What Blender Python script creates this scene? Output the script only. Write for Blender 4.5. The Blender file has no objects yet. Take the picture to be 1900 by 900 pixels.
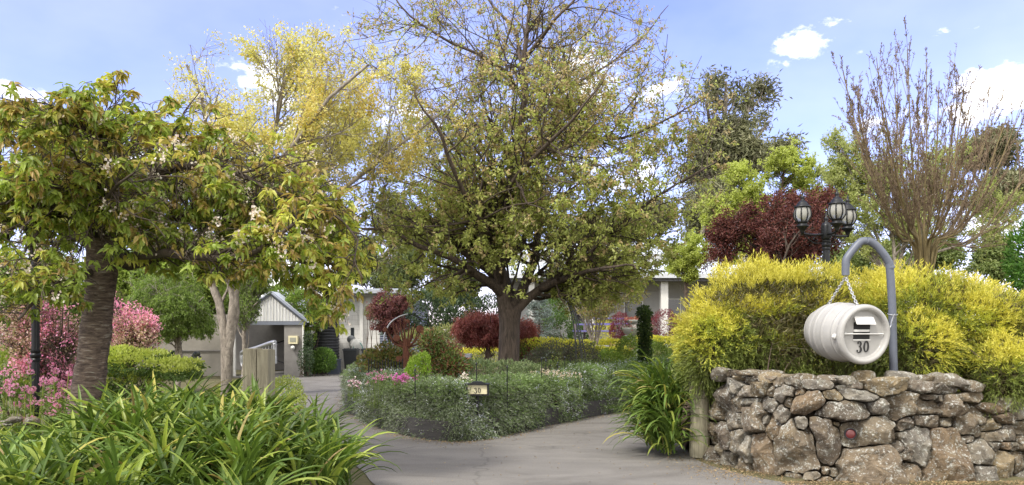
import bpy, math
import numpy as np
from math import radians, sin, cos, pi
scene = bpy.context.scene
COL = scene.collection

# ---------------------------------------------------------------- camera
EYE = 1.6; FOC = 1500.0; HOR = 620.0
cd = bpy.data.cameras.new('camera'); cam = bpy.data.objects.new('camera', cd); COL.objects.link(cam)
cam.location = (0, 0, EYE); cam.rotation_euler = (radians(90), 0, 0)
cd.sensor_width = 36.0; cd.lens = 36.0 * FOC / 1900.0; cd.shift_y = (HOR - 450) / 1900.0
cd.clip_start = 0.05; cd.clip_end = 2000
scene.camera = cam

def at(x, y, Y):
    return np.array([(x - 950) / FOC * Y, Y, EYE - (y - HOR) / FOC * Y])

# ---------------------------------------------------------------- sun, sky, exposure
SUN_EL, SUN_AZ = 50.0, 222.0      # azimuth clockwise from +Y
sd = bpy.data.lights.new('sun', 'SUN'); sun = bpy.data.objects.new('sun', sd); COL.objects.link(sun)
sd.energy = 2.0; sd.angle = radians(10.0); sd.color = (1.0, 0.95, 0.87)
sun.rotation_euler = (radians(90 - SUN_EL), 0, radians(180 - SUN_AZ))
scene.view_settings.view_transform = 'Standard'; scene.view_settings.look = 'None'
scene.view_settings.gamma = 1.0; scene.view_settings.exposure = 0.97
scene.cycles.max_bounces = 7; scene.cycles.diffuse_bounces = 4; scene.cycles.glossy_bounces = 2
scene.cycles.transmission_bounces = 5; scene.cycles.transparent_max_bounces = 6
scene.cycles.caustics_reflective = False; scene.cycles.caustics_refractive = False
try:
    scene.cycles.use_denoising = True
except Exception:
    pass

world = bpy.data.worlds.new('World'); scene.world = world; world.use_nodes = True
def build_sky():
    nt = world.node_tree; N = nt.nodes; Lk = nt.links
    N.clear()
    out = N.new('ShaderNodeOutputWorld'); bg = N.new('ShaderNodeBackground')
    sky = N.new('ShaderNodeTexSky'); sky.sky_type = 'NISHITA'; sky.sun_disc = False
    sky.sun_elevation = radians(SUN_EL); sky.sun_rotation = radians(SUN_AZ)
    sky.altitude = 300; sky.air_density = 1.0; sky.dust_density = 0.6; sky.ozone_density = 2.2
    tint = N.new('ShaderNodeMix'); tint.data_type = 'RGBA'; tint.blend_type = 'MULTIPLY'
    tint.inputs[0].default_value = 1.0; tint.inputs[7].default_value = (1.02, .84, 1.13, 1)
    Lk.new(sky.outputs[0], tint.inputs[6])
    tc = N.new('ShaderNodeTexCoord')
    def vm(op, a, b=None):
        n = N.new('ShaderNodeVectorMath'); n.operation = op
        for i, s in enumerate((a, b)):
            if s is None: continue
            if isinstance(s, (tuple, list, np.ndarray)): n.inputs[i].default_value = tuple(s)
            else: Lk.new(s, n.inputs[i])
        return n
    def mm(op, a, b=None, c=None, clamp=False):
        n = N.new('ShaderNodeMath'); n.operation = op; n.use_clamp = clamp
        for i, s in enumerate((a, b, c)):
            if s is None: continue
            if isinstance(s, (int, float)): n.inputs[i].default_value = s
            else: Lk.new(s, n.inputs[i])
        return n.outputs[0]
    # cumulus banks in view: centre (as azimuth/elevation slopes), half extents, strength
    clouds = [(1880, 160, 135, 62, 1.1), (1805, 205, 90, 40, .8), (1492, 78, 85, 44, .50), (1541, 47, 50, 24, .36), (1588, 90, 40, 24, .34), (1440, 120, 70, 22, .3), (700, 30, 200, 30, .25), (1750, 60, 160, 24, .22),
              (1672, 48, 26, 14, .3), (12, 170, 75, 34, .85), (500, 150, 70, 70, .8), (1085, 150, 110, 75, .9), (1215, 165, 90, 36, .6),
              (760, 210, 130, 40, .6), (590, 250, 120, 60, .6), (430, 120, 60, 24, .5), (1690, 225, 150, 40, .42), (300, 300, 260, 50, .5), (1100, 330, 500, 60, .35),
              (560, 520, 160, 60, .9), (1800, 420, 260, 60, .5)]
    far = [(3.14, .75, 1.25, 1.0, 1.6), (-1.75, .45, .75, .6, 1.3), (1.75, .45, .75, .6, 1.3), (3.14, .25, 1.3, .5, 1.4), (0.0, 1.25, .42, .42, .9)]  # unseen bright cloud banks behind, beside and overhead, added for soft fill light
    total = None
    dirs = []
    for (x, y, sx, sy, s) in clouds:
        d = np.array([(x - 950) / FOC, 1, (HOR - y) / FOC]); n = np.linalg.norm(d); d /= n
        dirs.append((d, sx / FOC / n, sy / FOC / n, s))
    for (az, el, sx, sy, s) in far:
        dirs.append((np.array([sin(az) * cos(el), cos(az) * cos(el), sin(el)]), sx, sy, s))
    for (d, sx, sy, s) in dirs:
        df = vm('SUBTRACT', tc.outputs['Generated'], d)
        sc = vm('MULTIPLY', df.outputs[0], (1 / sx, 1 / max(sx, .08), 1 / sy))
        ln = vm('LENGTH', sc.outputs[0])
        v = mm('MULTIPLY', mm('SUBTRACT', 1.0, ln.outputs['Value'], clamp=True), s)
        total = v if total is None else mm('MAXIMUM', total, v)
    mp = N.new('ShaderNodeMapping'); mp.inputs['Scale'].default_value = (1, 1, 1.9)
    Lk.new(tc.outputs['Generated'], mp.inputs['Vector'])
    nz = N.new('ShaderNodeTexNoise'); nz.inputs['Scale'].default_value = 13; nz.inputs['Detail'].default_value = 8
    nz.inputs['Roughness'].default_value = .62; nz.inputs['Distortion'].default_value = .4
    Lk.new(mp.outputs[0], nz.inputs['Vector'])
    nz3 = N.new('ShaderNodeTexNoise'); nz3.inputs['Scale'].default_value = 42; nz3.inputs['Detail'].default_value = 7; nz3.inputs['Roughness'].default_value = .65
    Lk.new(mp.outputs[0], nz3.inputs['Vector'])
    v = mm('ADD', mm('MULTIPLY', total, 1.15), mm('MULTIPLY', mm('SUBTRACT', nz.outputs['Fac'], .5), 1.5))
    v = mm('ADD', v, mm('MULTIPLY', mm('SUBTRACT', nz3.outputs['Fac'], .5), 1.9))
    v = mm('MULTIPLY', v, mm('MULTIPLY', total, 5.0, clamp=True))
    mr = N.new('ShaderNodeMapRange'); mr.interpolation_type = 'SMOOTHSTEP'
    mr.inputs[1].default_value = .12; mr.inputs[2].default_value = 1.0
    Lk.new(v, mr.inputs[0])
    # thin high veil
    nz2 = N.new('ShaderNodeTexNoise'); nz2.inputs['Scale'].default_value = 3.2; nz2.inputs['Detail'].default_value = 5
    Lk.new(mp.outputs[0], nz2.inputs['Vector'])
    veil = N.new('ShaderNodeMapRange'); veil.inputs[1].default_value = .35; veil.inputs[2].default_value = .8; veil.inputs[4].default_value = .16
    Lk.new(nz2.outputs['Fac'], veil.inputs[0])
    fac = mm('MAXIMUM', mr.outputs[0], veil.outputs[0])
    mx = N.new('ShaderNodeMix'); mx.data_type = 'RGBA'
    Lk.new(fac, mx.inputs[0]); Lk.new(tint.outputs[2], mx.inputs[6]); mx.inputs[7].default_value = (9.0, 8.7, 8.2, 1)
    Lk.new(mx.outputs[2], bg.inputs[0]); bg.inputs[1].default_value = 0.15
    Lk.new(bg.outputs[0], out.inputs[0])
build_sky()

# ---------------------------------------------------------------- mesh helpers
ORG = {}
R = np.random.default_rng(7)
def V3(a): return np.asarray(a, dtype=np.float64)
def nrm(a): return a / np.maximum(np.linalg.norm(a, axis=-1, keepdims=True), 1e-9)

def thing(name, label, cat, loc=(0, 0, 0), group=None):
    o = bpy.data.objects.new(name, None); COL.objects.link(o); o.location = tuple(float(c) for c in loc)
    o.empty_display_size = .1
    o['label'] = label; o['category'] = cat
    if group: o['group'] = group
    ORG[o.name] = V3(loc); return o
def tag(o, label=None, cat=None, group=None, kind=None):
    if label: o['label'] = label
    if cat: o['category'] = cat
    if group: o['group'] = group
    if kind: o['kind'] = kind
    return o

class MB:
    def __init__(s): s.v = []; s.f = []; s.m = []; s.n = 0
    def add(s, V, F, mi=0):
        V = np.asarray(V, dtype=np.float64).reshape(-1, 3); F = np.asarray(F, dtype=np.int64)
        s.v.append(V); s.f.append(F + s.n)
        s.m.append(np.broadcast_to(np.asarray(mi, dtype=np.int32), (len(F),)).copy()); s.n += len(V)
        return s
    def build(s, name, mats, parent=None, smooth=False, loc=None):
        mats = mats if isinstance(mats, (list, tuple)) else [mats]
        org = ORG[parent.name] if parent is not None else V3(loc if loc is not None else (0, 0, 0))
        V = np.concatenate(s.v) - org
        me = bpy.data.meshes.new(name)
        me.vertices.add(len(V)); me.vertices.foreach_set('co', V.astype(np.float32).ravel())
        li = np.concatenate([f.ravel() for f in s.f]); tot = np.concatenate([np.full(len(f), f.shape[1]) for f in s.f])
        me.loops.add(len(li)); me.loops.foreach_set('vertex_index', li.astype(np.int32))
        st = np.concatenate([[0], np.cumsum(tot)[:-1]])
        me.polygons.add(len(tot)); me.polygons.foreach_set('loop_start', st.astype(np.int32))
        me.polygons.foreach_set('material_index', np.concatenate(s.m))
        me.polygons.foreach_set('use_smooth', np.full(len(tot), bool(smooth)))
        me.update(calc_edges=True)
        for m in mats: me.materials.append(m)
        o = bpy.data.objects.new(name, me); COL.objects.link(o)
        if parent is not None: o.parent = parent
        else: o.location = tuple(org)
        ORG[o.name] = org
        return o

def box(mb, c, s, rz=0.0, mi=0, rx=0.0, ry=0.0):
    x, y, z = [k / 2 for k in s]
    V = V3([[-x,-y,-z],[x,-y,-z],[x,y,-z],[-x,y,-z],[-x,-y,z],[x,-y,z],[x,y,z],[-x,y,z]])
    if rx: V = V @ np.array([[1,0,0],[0,cos(rx),-sin(rx)],[0,sin(rx),cos(rx)]]).T
    if ry: V = V @ np.array([[cos(ry),0,sin(ry)],[0,1,0],[-sin(ry),0,cos(ry)]]).T
    if rz: V = V @ np.array([[cos(rz),-sin(rz),0],[sin(rz),cos(rz),0],[0,0,1]]).T
    return mb.add(V + V3(c), [[0,3,2,1],[4,5,6,7],[0,1,5,4],[1,2,6,5],[2,3,7,6],[3,0,4,7]], mi)
def bb(mb, x0, x1, y0, y1, z0, z1, mi=0):
    return box(mb, ((x0+x1)/2, (y0+y1)/2, (z0+z1)/2), (abs(x1-x0), abs(y1-y0), abs(z1-z0)), mi=mi)

def tubes(mb, P, Rd, sides=6, mi=0, cap=False):
    """P (n,k,3) polylines, Rd (n,k) radii"""
    P = np.asarray(P, float); Rd = np.asarray(Rd, float)
    n, k = P.shape[:2]
    T = np.empty_like(P); T[:, 1:-1] = P[:, 2:] - P[:, :-2]; T[:, 0] = P[:, 1] - P[:, 0]; T[:, -1] = P[:, -1] - P[:, -2]
    T = nrm(T)
    ref = nrm(P[:, -1] - P[:, 0]); a = np.where(np.abs(ref[:, 2:3]) < .8, np.array([[0, 0, 1.]]), np.array([[1., 0, 0]]))
    A = nrm(np.cross(T, a[:, None, :])); B = np.cross(T, A)
    th = np.arange(sides) * 2 * pi / sides
    V = P[:, :, None, :] + Rd[:, :, None, None] * (A[:, :, None, :] * np.cos(th)[None, None, :, None] + B[:, :, None, :] * np.sin(th)[None, None, :, None])
    idx = np.arange(n * k * sides).reshape(n, k, sides)
    nx = np.roll(idx, -1, axis=2)
    F = np.stack([idx[:, :-1], nx[:, :-1], nx[:, 1:], idx[:, 1:]], axis=-1).reshape(-1, 4)
    mb.add(V, F, mi)
    if cap:
        for e in (0, k - 1):
            for i in range(n):
                c = V[i, e]; m = c.mean(0)
                mb.add(np.vstack([c, m]), [[j, (j + 1) % sides, sides] for j in range(sides)], mi)
    return mb
def tube(mb, pts, r, sides=8, mi=0, cap=True):
    pts = V3(pts); r = np.broadcast_to(np.asarray(r, float), (len(pts),))
    return tubes(mb, pts[None], r[None], sides, mi, cap)
def lathe(mb, prof, c=(0,0,0), axis=(0,0,1), sides=24, mi=0):
    """prof [(r, h)...] revolved about axis through c"""
    ax = nrm(V3(axis)); a = nrm(np.cross(ax, [0, 0, 1.] if abs(ax[2]) < .9 else [1., 0, 0])); b = np.cross(ax, a)
    th = np.arange(sides) * 2 * pi / sides
    pr = V3(prof); k = len(pr)
    V = V3(c) + pr[:, 1][:, None, None] * ax + pr[:, 0][:, None, None] * (np.cos(th)[None, :, None] * a + np.sin(th)[None, :, None] * b)
    idx = np.arange(k * sides).reshape(k, sides); nx = np.roll(idx, -1, axis=1)
    return mb.add(V, np.stack([idx[:-1], nx[:-1], nx[1:], idx[1:]], -1).reshape(-1, 4), mi)
def poly_prism(mb, pts, n, mi=0):
    """planar polygon pts (k,3) extruded by vector n"""
    P = V3(pts); k = len(P); V = np.vstack([P, P + V3(n)])
    mb.add(V, [list(range(k))[::-1]], mi); mb.add(V, [list(range(k, 2 * k))], mi)
    return mb.add(V, [[i, (i + 1) % k, k + (i + 1) % k, k + i] for i in range(k)], mi)

def smooth_path(pts, n):
    P = V3(pts); m = len(P)
    t = np.linspace(0, m - 1, n); i = np.clip(t.astype(int), 0, m - 2); u = (t - i)[:, None]
    g = lambda j: P[np.clip(j, 0, m - 1)]
    p0, p1, p2, p3 = g(i - 1), g(i), g(i + 1), g(i + 2)
    return .5 * ((2 * p1) + (-p0 + p2) * u + (2 * p0 - 5 * p1 + 4 * p2 - p3) * u ** 2 + (-p0 + 3 * p1 - 3 * p2 + p3) * u ** 3)

def sn(P, f=1.0, seed=0, oct=3):
    """cheap smooth noise ~[-1,1]"""
    g = np.random.default_rng(seed + 99); P = np.asarray(P, float); o = 0; amp = 1; tot = 0
    for _ in range(oct):
        for _ in range(3):
            k = g.normal(size=3) * f * 1.3; o = o + amp * np.sin(P @ k + g.uniform(0, 6.28))
        tot += amp * 1.7; amp *= .55; f *= 2.1
    return o / tot

# ---------------------------------------------------------------- foliage
def rdirs(n, g=R):
    return nrm(g.normal(size=(n, 3)))
def leaves(mb, P, D, L, W, mi=0, fold=.18, curl=0.15, up=None, g=R, shape='leaf'):
    """one leaf per row; D = direction of the leaf's length"""
    n = len(P); D = nrm(D); L = np.broadcast_to(L, (n,))[:, None]; W = np.broadcast_to(W, (n,))[:, None]
    if up is None: U = rdirs(n, g)
    else: U = nrm(np.broadcast_to(V3(up), (n, 3)) + g.normal(size=(n, 3)) * .45)
    S = nrm(np.cross(D, U)); Nn = np.cross(S, D)
    if shape == 'leaf':
        V = np.stack([P, P + D * L * .42 + S * W * .5 + Nn * W * fold, P + D * L - Nn * L * curl, P + D * L * .42 - S * W * .5 + Nn * W * fold], 1)
        b = np.arange(n)[:, None] * 4
        F = np.stack([b + [0, 1, 2], b + [0, 2, 3]], 1).reshape(-1, 3); rep = 2
    elif shape == 'long':   # 6 verts, pointed & arched
        V = np.stack([P, P + D * L * .3 + S * W * .5 + Nn * (W * fold), P + D * L * .68 + S * W * .36 + Nn * (W * fold - L * curl * .4), P + D * L - Nn * L * curl,
                      P + D * L * .68 - S * W * .36 + Nn * (W * fold - L * curl * .4), P + D * L * .3 - S * W * .5 + Nn * (W * fold),
                      P + D * L * .3, P + D * L * .68 - Nn * L * curl * .4], 1)
        b = np.arange(n)[:, None] * 8
        mb.add(V, np.stack([b + [6, 1, 2, 7], b + [6, 7, 4, 5]], 1).reshape(-1, 4), np.repeat(np.broadcast_to(mi, (n,)), 2))
        base = mb.n - len(V) * 8
        F = np.stack([b + [0, 1, 6], b + [0, 6, 5], b + [7, 2, 3], b + [7, 3, 4]], 1).reshape(-1, 3) + base - mb.n
        mb.add(np.zeros((0, 3)), F, np.repeat(np.broadcast_to(mi, (n,)), 4)); return mb
    elif shape == 'quad':   # small rhomb
        V = np.stack([P, P + D * L * .5 + S * W * .5, P + D * L, P + D * L * .5 - S * W * .5], 1)
        F = np.arange(n)[:, None] * 4 + np.array([[0, 1, 2, 3]]); rep = 1
    elif shape == 'tri':
        V = np.stack([P + S * W * .5, P - S * W * .5, P + D * L - Nn * L * curl], 1)
        F = np.arange(n)[:, None] * 3 + np.array([[0, 1, 2]]); rep = 1
    mb.add(V, F, np.repeat(np.broadcast_to(mi, (n,)), rep)); return mb

def straps(mb, P, A, E, L, W, k=7, sag=1.0, mi=0, g=R, tip=.35):
    """strap leaves: base P, azimuth A, start elevation E, length L, width W; arch over by sag"""
    n = len(P); h = np.stack([np.cos(A), np.sin(A), np.zeros(n)], 1); s = np.stack([-np.sin(A), np.cos(A), np.zeros(n)], 1)
    tw = g.normal(size=n) * .35
    p = P.copy(); pts = []; e = E.copy(); sg = np.broadcast_to(sag, (n,)); Nn = []
    for j in range(k + 1):
        pts.append(p.copy()); d = h * np.cos(e)[:, None] + np.array([0, 0, 1.]) * np.sin(e)[:, None]
        Nn.append(-h * np.sin(e)[:, None] + np.array([0, 0, 1.]) * np.cos(e)[:, None])
        p = p + d * (L / k)[:, None]; e = e - sg * (.5 + 1.5 * j / k) / k
    Pn = np.stack(pts, 1); Nn = np.stack(Nn, 1); u = np.linspace(0, 1, k + 1)
    w = np.interp(u, [0, .15, .6, .88, 1], [.6, .85, 1, .72, .08])
    t = (tw[:, None] * u[None])[:, :, None]
    S = s[:, None, :] * np.cos(t) + Nn * np.sin(t); N2 = Nn * np.cos(t) - s[:, None, :] * np.sin(t)
    hw = (W[:, None] * .5 * w[None])[:, :, None]
    V = np.stack([Pn + S * hw + N2 * hw * .45, Pn, Pn - S * hw + N2 * hw * .45], 2)  # n,k+1,3,3
    idx = np.arange(n * (k + 1) * 3).reshape(n, k + 1, 3)
    F = np.stack([idx[:, :-1, :-1], idx[:, 1:, :-1], idx[:, 1:, 1:], idx[:, :-1, 1:]], -1).reshape(-1, 4)
    mb.add(V, F, np.repeat(np.broadcast_to(mi, (n,)), 2 * k)); return mb

# ---------------------------------------------------------------- trees
def grow(par, prad, m, t=(.2, 1), L=(1, 2), ang=(30, 60), k=6, wig=.12, trop=.1, rr=.6, env=None, decay=.4, rmin=.004, rmax=9, g=R, out=0.0, cen=None, tip=.25):
    n, kp = par.shape[:2]
    seg = np.linalg.norm(par[:, 1:] - par[:, :-1], axis=2).sum(1); w = seg / seg.sum()
    M = int(m * (1.6 if env else 1))
    i = g.choice(n, M, p=w); tt = g.uniform(t[0], t[1], M)
    s = tt * (kp - 1); j = np.clip(s.astype(int), 0, kp - 2); f = (s - j)[:, None]
    p = par[i, j] * (1 - f) + par[i, j + 1] * f; T = nrm(par[i, j + 1] - par[i, j])
    r = prad[i, j] * (1 - f[:, 0]) + prad[i, j + 1] * f[:, 0]
    q = nrm(np.cross(T, rdirs(M, g)))
    if out:
        o = p - (V3(cen) if cen is not None else par[:, 0].mean(0)); o[:, 2] *= .3
        q = nrm(q + nrm(o) * out); q = nrm(q - T * (q * T).sum(1, keepdims=True))
    a = np.radians(g.uniform(ang[0], ang[1], M))[:, None]
    d = nrm(T * np.cos(a) + q * np.sin(a))
    Ln = g.uniform(L[0], L[1], M) * (1 - decay * tt)
    r0 = np.minimum(np.clip(r * rr * g.uniform(.7, 1.1, M), rmin, rmax), r * .95)
    P = np.empty((M, k, 3)); P[:, 0] = p
    for c in range(1, k):
        d = nrm(d + g.normal(size=(M, 3)) * wig + np.array([0, 0, 1.]) * (trop if np.isscalar(trop) else trop[c - 1]))
        P[:, c] = P[:, c - 1] + d * (Ln / (k - 1))[:, None]
    if env is not None:
        ok = env(P[:, -1]); P, r0 = P[ok][:m], r0[ok][:m]
    Rr = r0[:, None] * np.linspace(1, tip, k)[None]
    return P, np.maximum(Rr, rmin * .6)

def ells(*E):
    E = [(V3(c), V3(r)) for c, r in E]
    def f(P):
        ok = np.zeros(len(P), bool); nz = sn(P, 1.6, 3, 3)
        for c, r in E: ok |= (((P - c) / r) ** 2).sum(1) < 1 + .42 * nz
        return ok
    return f
def on_twigs(tw, n, t=(.2, 1), g=R):
    i = g.integers(0, len(tw), n); k = tw.shape[1]; s = g.uniform(t[0], t[1], n) * (k - 1)
    j = np.clip(s.astype(int), 0, k - 2); f = (s - j)[:, None]
    return tw[i, j] * (1 - f) + tw[i, j + 1] * f, nrm(tw[i, j + 1] - tw[i, j])
def px_limb(pts, Y, r0, r1, n=10):
    """limb through measured points (x, y[, dY])"""
    P = smooth_path([at(p[0], p[1], Y + (p[2] if len(p) > 2 else 0)) for p in pts], n)
    return P, np.linspace(r0, r1, n)
# ---------------------------------------------------------------- materials
def newmat(name):
    m = bpy.data.materials.new(name); m.use_nodes = True; nt = m.node_tree; nt.nodes.clear()
    return m, nt, nt.nodes, nt.links
def nd(N, t, **kw):
    n = N.new(t)
    for k, v in kw.items():
        if k.startswith('i_'): n.inputs[k[2:].replace('_', ' ')].default_value = v
        else: setattr(n, k, v)
    return n
def ramp(N, cols, pos=None, interp='LINEAR'):
    r = N.new('ShaderNodeValToRGB'); cr = r.color_ramp; cr.interpolation = interp
    while len(cr.elements) < len(cols): cr.elements.new(.5)
    for i, c in enumerate(cols):
        cr.elements[i].position = pos[i] if pos else i / max(1, len(cols) - 1)
        cr.elements[i].color = (c[0], c[1], c[2], 1)
    return r
def leafmat(name, cols, transl=.38, rough=.5, spec=.3, var=.3, nscale=1.4, interp='LINEAR'):
    m, nt, N, L = newmat(name)
    ge = N.new('ShaderNodeNewGeometry'); r = ramp(N, cols, interp=interp); L.new(ge.outputs['Random Per Island'], r.inputs[0])
    tc = N.new('ShaderNodeTexCoord'); nz = nd(N, 'ShaderNodeTexNoise', i_Scale=nscale, i_Detail=2.0)
    L.new(tc.outputs['Object'], nz.inputs['Vector'])
    mr = N.new('ShaderNodeMapRange'); mr.inputs[1].default_value = .3; mr.inputs[2].default_value = .7
    mr.inputs[3].default_value = 1 - var; mr.inputs[4].default_value = 1 + var
    L.new(nz.outputs['Fac'], mr.inputs[0])
    mx = nd(N, 'ShaderNodeMix', data_type='RGBA', blend_type='MULTIPLY'); mx.inputs[0].default_value = 1
    L.new(r.outputs[0], mx.inputs[6]); L.new(mr.outputs[0], mx.inputs[7])
    p = nd(N, 'ShaderNodeBsdfPrincipled', i_Roughness=rough); p.inputs['Specular IOR Level'].default_value = spec
    L.new(mx.outputs[2], p.inputs['Base Color'])
    tr = N.new('ShaderNodeBsdfTranslucent')
    g = nd(N, 'ShaderNodeMix', data_type='RGBA', blend_type='MULTIPLY'); g.inputs[0].default_value = 1; g.inputs[7].default_value = (1.25, 1.3, .7, 1)
    L.new(mx.outputs[2], g.inputs[6]); L.new(g.outputs[2], tr.inputs[0])
    ms = N.new('ShaderNodeMixShader'); ms.inputs[0].default_value = transl
    L.new(p.outputs[0], ms.inputs[1]); L.new(tr.outputs[0], ms.inputs[2])
    o = N.new('ShaderNodeOutputMaterial'); L.new(ms.outputs[0], o.inputs[0]); return m
def solid(name, col, rough=.6, metal=0, spec=.5, var=.12, nscale=6, bump=0.0, bscale=40, coat=0):
    m, nt, N, L = newmat(name); tc = N.new('ShaderNodeTexCoord')
    nz = nd(N, 'ShaderNodeTexNoise', i_Scale=nscale, i_Detail=6.0, i_Roughness=.65); L.new(tc.outputs['Object'], nz.inputs['Vector'])
    r = ramp(N, [[c * (1 - var) for c in col], [min(1, c * (1 + var)) for c in col]], [.3, .7]); L.new(nz.outputs['Fac'], r.inputs[0])
    p = nd(N, 'ShaderNodeBsdfPrincipled', i_Roughness=rough, i_Metallic=metal); p.inputs['Specular IOR Level'].default_value = spec
    p.inputs['Coat Weight'].default_value = coat
    L.new(r.outputs[0], p.inputs['Base Color'])
    if bump:
        n2 = nd(N, 'ShaderNodeTexNoise', i_Scale=bscale, i_Detail=4.0); L.new(tc.outputs['Object'], n2.inputs['Vector'])
        b = nd(N, 'ShaderNodeBump', i_Strength=bump, i_Distance=.02); L.new(n2.outputs['Fac'], b.inputs['Height']); L.new(b.outputs[0], p.inputs['Normal'])
    o = N.new('ShaderNodeOutputMaterial'); L.new(p.outputs[0], o.inputs[0]); return m
def bark(name, c1, c2, scale=(14, 14, 2.5), bump=.6, c3=None, thr=(.35, .65), rough=.85):
    m, nt, N, L = newmat(name); tc = N.new('ShaderNodeTexCoord'); mp = N.new('ShaderNodeMapping'); mp.inputs['Scale'].default_value = scale
    L.new(tc.outputs['Object'], mp.inputs[0])
    nz = nd(N, 'ShaderNodeTexNoise', i_Scale=1.0, i_Detail=6.0, i_Roughness=.7, i_Distortion=.6); L.new(mp.outputs[0], nz.inputs['Vector'])
    cols = [c1, c2] + ([c3] if c3 else []); pos = [thr[0], thr[1]] + ([min(1, thr[1] + .12)] if c3 else [])
    r = ramp(N, cols, pos); L.new(nz.outputs['Fac'], r.inputs[0])
    p = nd(N, 'ShaderNodeBsdfPrincipled', i_Roughness=rough); L.new(r.outputs[0], p.inputs['Base Color'])
    b = nd(N, 'ShaderNodeBump', i_Strength=bump, i_Distance=.03); L.new(nz.outputs['Fac'], b.inputs['Height']); L.new(b.outputs[0], p.inputs['Normal'])
    o = N.new('ShaderNodeOutputMaterial'); L.new(p.outputs[0], o.inputs[0]); return m
def stonemat():
    m, nt, N, L = newmat('field_stone'); tc = N.new('ShaderNodeTexCoord'); oi = N.new('ShaderNodeObjectInfo')
    off = nd(N, 'ShaderNodeVectorMath', operation='ADD'); sc = nd(N, 'ShaderNodeMath', operation='MULTIPLY'); sc.inputs[1].default_value = 37.0
    L.new(oi.outputs['Random'], sc.inputs[0]); L.new(tc.outputs['Object'], off.inputs[0]); L.new(sc.outputs[0], off.inputs[1])
    base = ramp(N, [(.115, .10, .082), (.165, .135, .095), (.19, .178, .15), (.175, .13, .085), (.22, .21, .185), (.12, .10, .08), (.225, .185, .12), (.15, .14, .12)]); L.new(oi.outputs['Random'], base.inputs[0])
    n1 = nd(N, 'ShaderNodeTexNoise', i_Scale=5.0, i_Detail=8.0, i_Roughness=.68, i_Distortion=.8); L.new(off.outputs[0], n1.inputs['Vector'])
    r1 = ramp(N, [(.34, .31, .29), (.9, .87, .84), (1.30, 1.24, 1.14), (1.5, 1.5, 1.45)], [.28, .45, .6, .75]); L.new(n1.outputs['Fac'], r1.inputs[0])
    mu = nd(N, 'ShaderNodeMix', data_type='RGBA', blend_type='MULTIPLY'); mu.inputs[0].default_value = 1
    L.new(base.outputs[0], mu.inputs[6]); L.new(r1.outputs[0], mu.inputs[7])
    # ochre / rust stains
    n4 = nd(N, 'ShaderNodeTexNoise', i_Scale=3.2, i_Detail=4.0); L.new(off.outputs[0], n4.inputs['Vector'])
    r4 = ramp(N, [(0, 0, 0), (1, 1, 1)], [.55, .72]); L.new(n4.outputs['Fac'], r4.inputs[0])
    m4 = nd(N, 'ShaderNodeMix', data_type='RGBA'); L.new(mu.outputs[2], m4.inputs[6]); m4.inputs[7].default_value = (.23, .175, .095, 1)
    s4 = nd(N, 'ShaderNodeMath', operation='MULTIPLY'); s4.inputs[1].default_value = .55; L.new(r4.outputs[0], s4.inputs[0]); L.new(s4.outputs[0], m4.inputs[0])
    # grey green lichen then white lichen speckle
    n2 = nd(N, 'ShaderNodeTexNoise', i_Scale=9.0, i_Detail=6.0, i_Roughness=.75); L.new(off.outputs[0], n2.inputs['Vector'])
    r2 = ramp(N, [(0, 0, 0), (1, 1, 1)], [.52, .66]); L.new(n2.outputs['Fac'], r2.inputs[0])
    s2 = nd(N, 'ShaderNodeMath', operation='MULTIPLY'); s2.inputs[1].default_value = .6; L.new(r2.outputs[0], s2.inputs[0])
    m2 = nd(N, 'ShaderNodeMix', data_type='RGBA'); L.new(s2.outputs[0], m2.inputs[0]); L.new(m4.outputs[2], m2.inputs[6]); m2.inputs[7].default_value = (.23, .235, .19, 1)
    n3 = nd(N, 'ShaderNodeTexNoise', i_Scale=34.0, i_Detail=5.0, i_Roughness=.8); L.new(off.outputs[0], n3.inputs['Vector'])
    a3 = nd(N, 'ShaderNodeMath', operation='MULTIPLY_ADD'); L.new(n2.outputs['Fac'], a3.inputs[0]); a3.inputs[1].default_value = .5; L.new(n3.outputs['Fac'], a3.inputs[2])
    r3 = ramp(N, [(0, 0, 0), (1, 1, 1)], [.80, .88]); L.new(a3.outputs[0], r3.inputs[0])
    m3 = nd(N, 'ShaderNodeMix', data_type='RGBA'); L.new(r3.outputs[0], m3.inputs[0]); L.new(m2.outputs[2], m3.inputs[6]); m3.inputs[7].default_value = (.5, .5, .46, 1)
    p = nd(N, 'ShaderNodeBsdfPrincipled', i_Roughness=.92); p.inputs['Specular IOR Level'].default_value = .2; L.new(m3.outputs[2], p.inputs['Base Color'])
    n5 = nd(N, 'ShaderNodeTexNoise', i_Scale=22.0, i_Detail=9.0, i_Roughness=.75); L.new(off.outputs[0], n5.inputs['Vector'])
    b = nd(N, 'ShaderNodeBump', i_Strength=.9, i_Distance=.03); L.new(n5.outputs['Fac'], b.inputs['Height'])
    b2 = nd(N, 'ShaderNodeBump', i_Strength=.7, i_Distance=.06); L.new(n1.outputs['Fac'], b2.inputs['Height']); L.new(b.outputs[0], b2.inputs['Normal']); L.new(b2.outputs[0], p.inputs['Normal'])
    o = N.new('ShaderNodeOutputMaterial'); L.new(p.outputs[0], o.inputs[0]); return m
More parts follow.
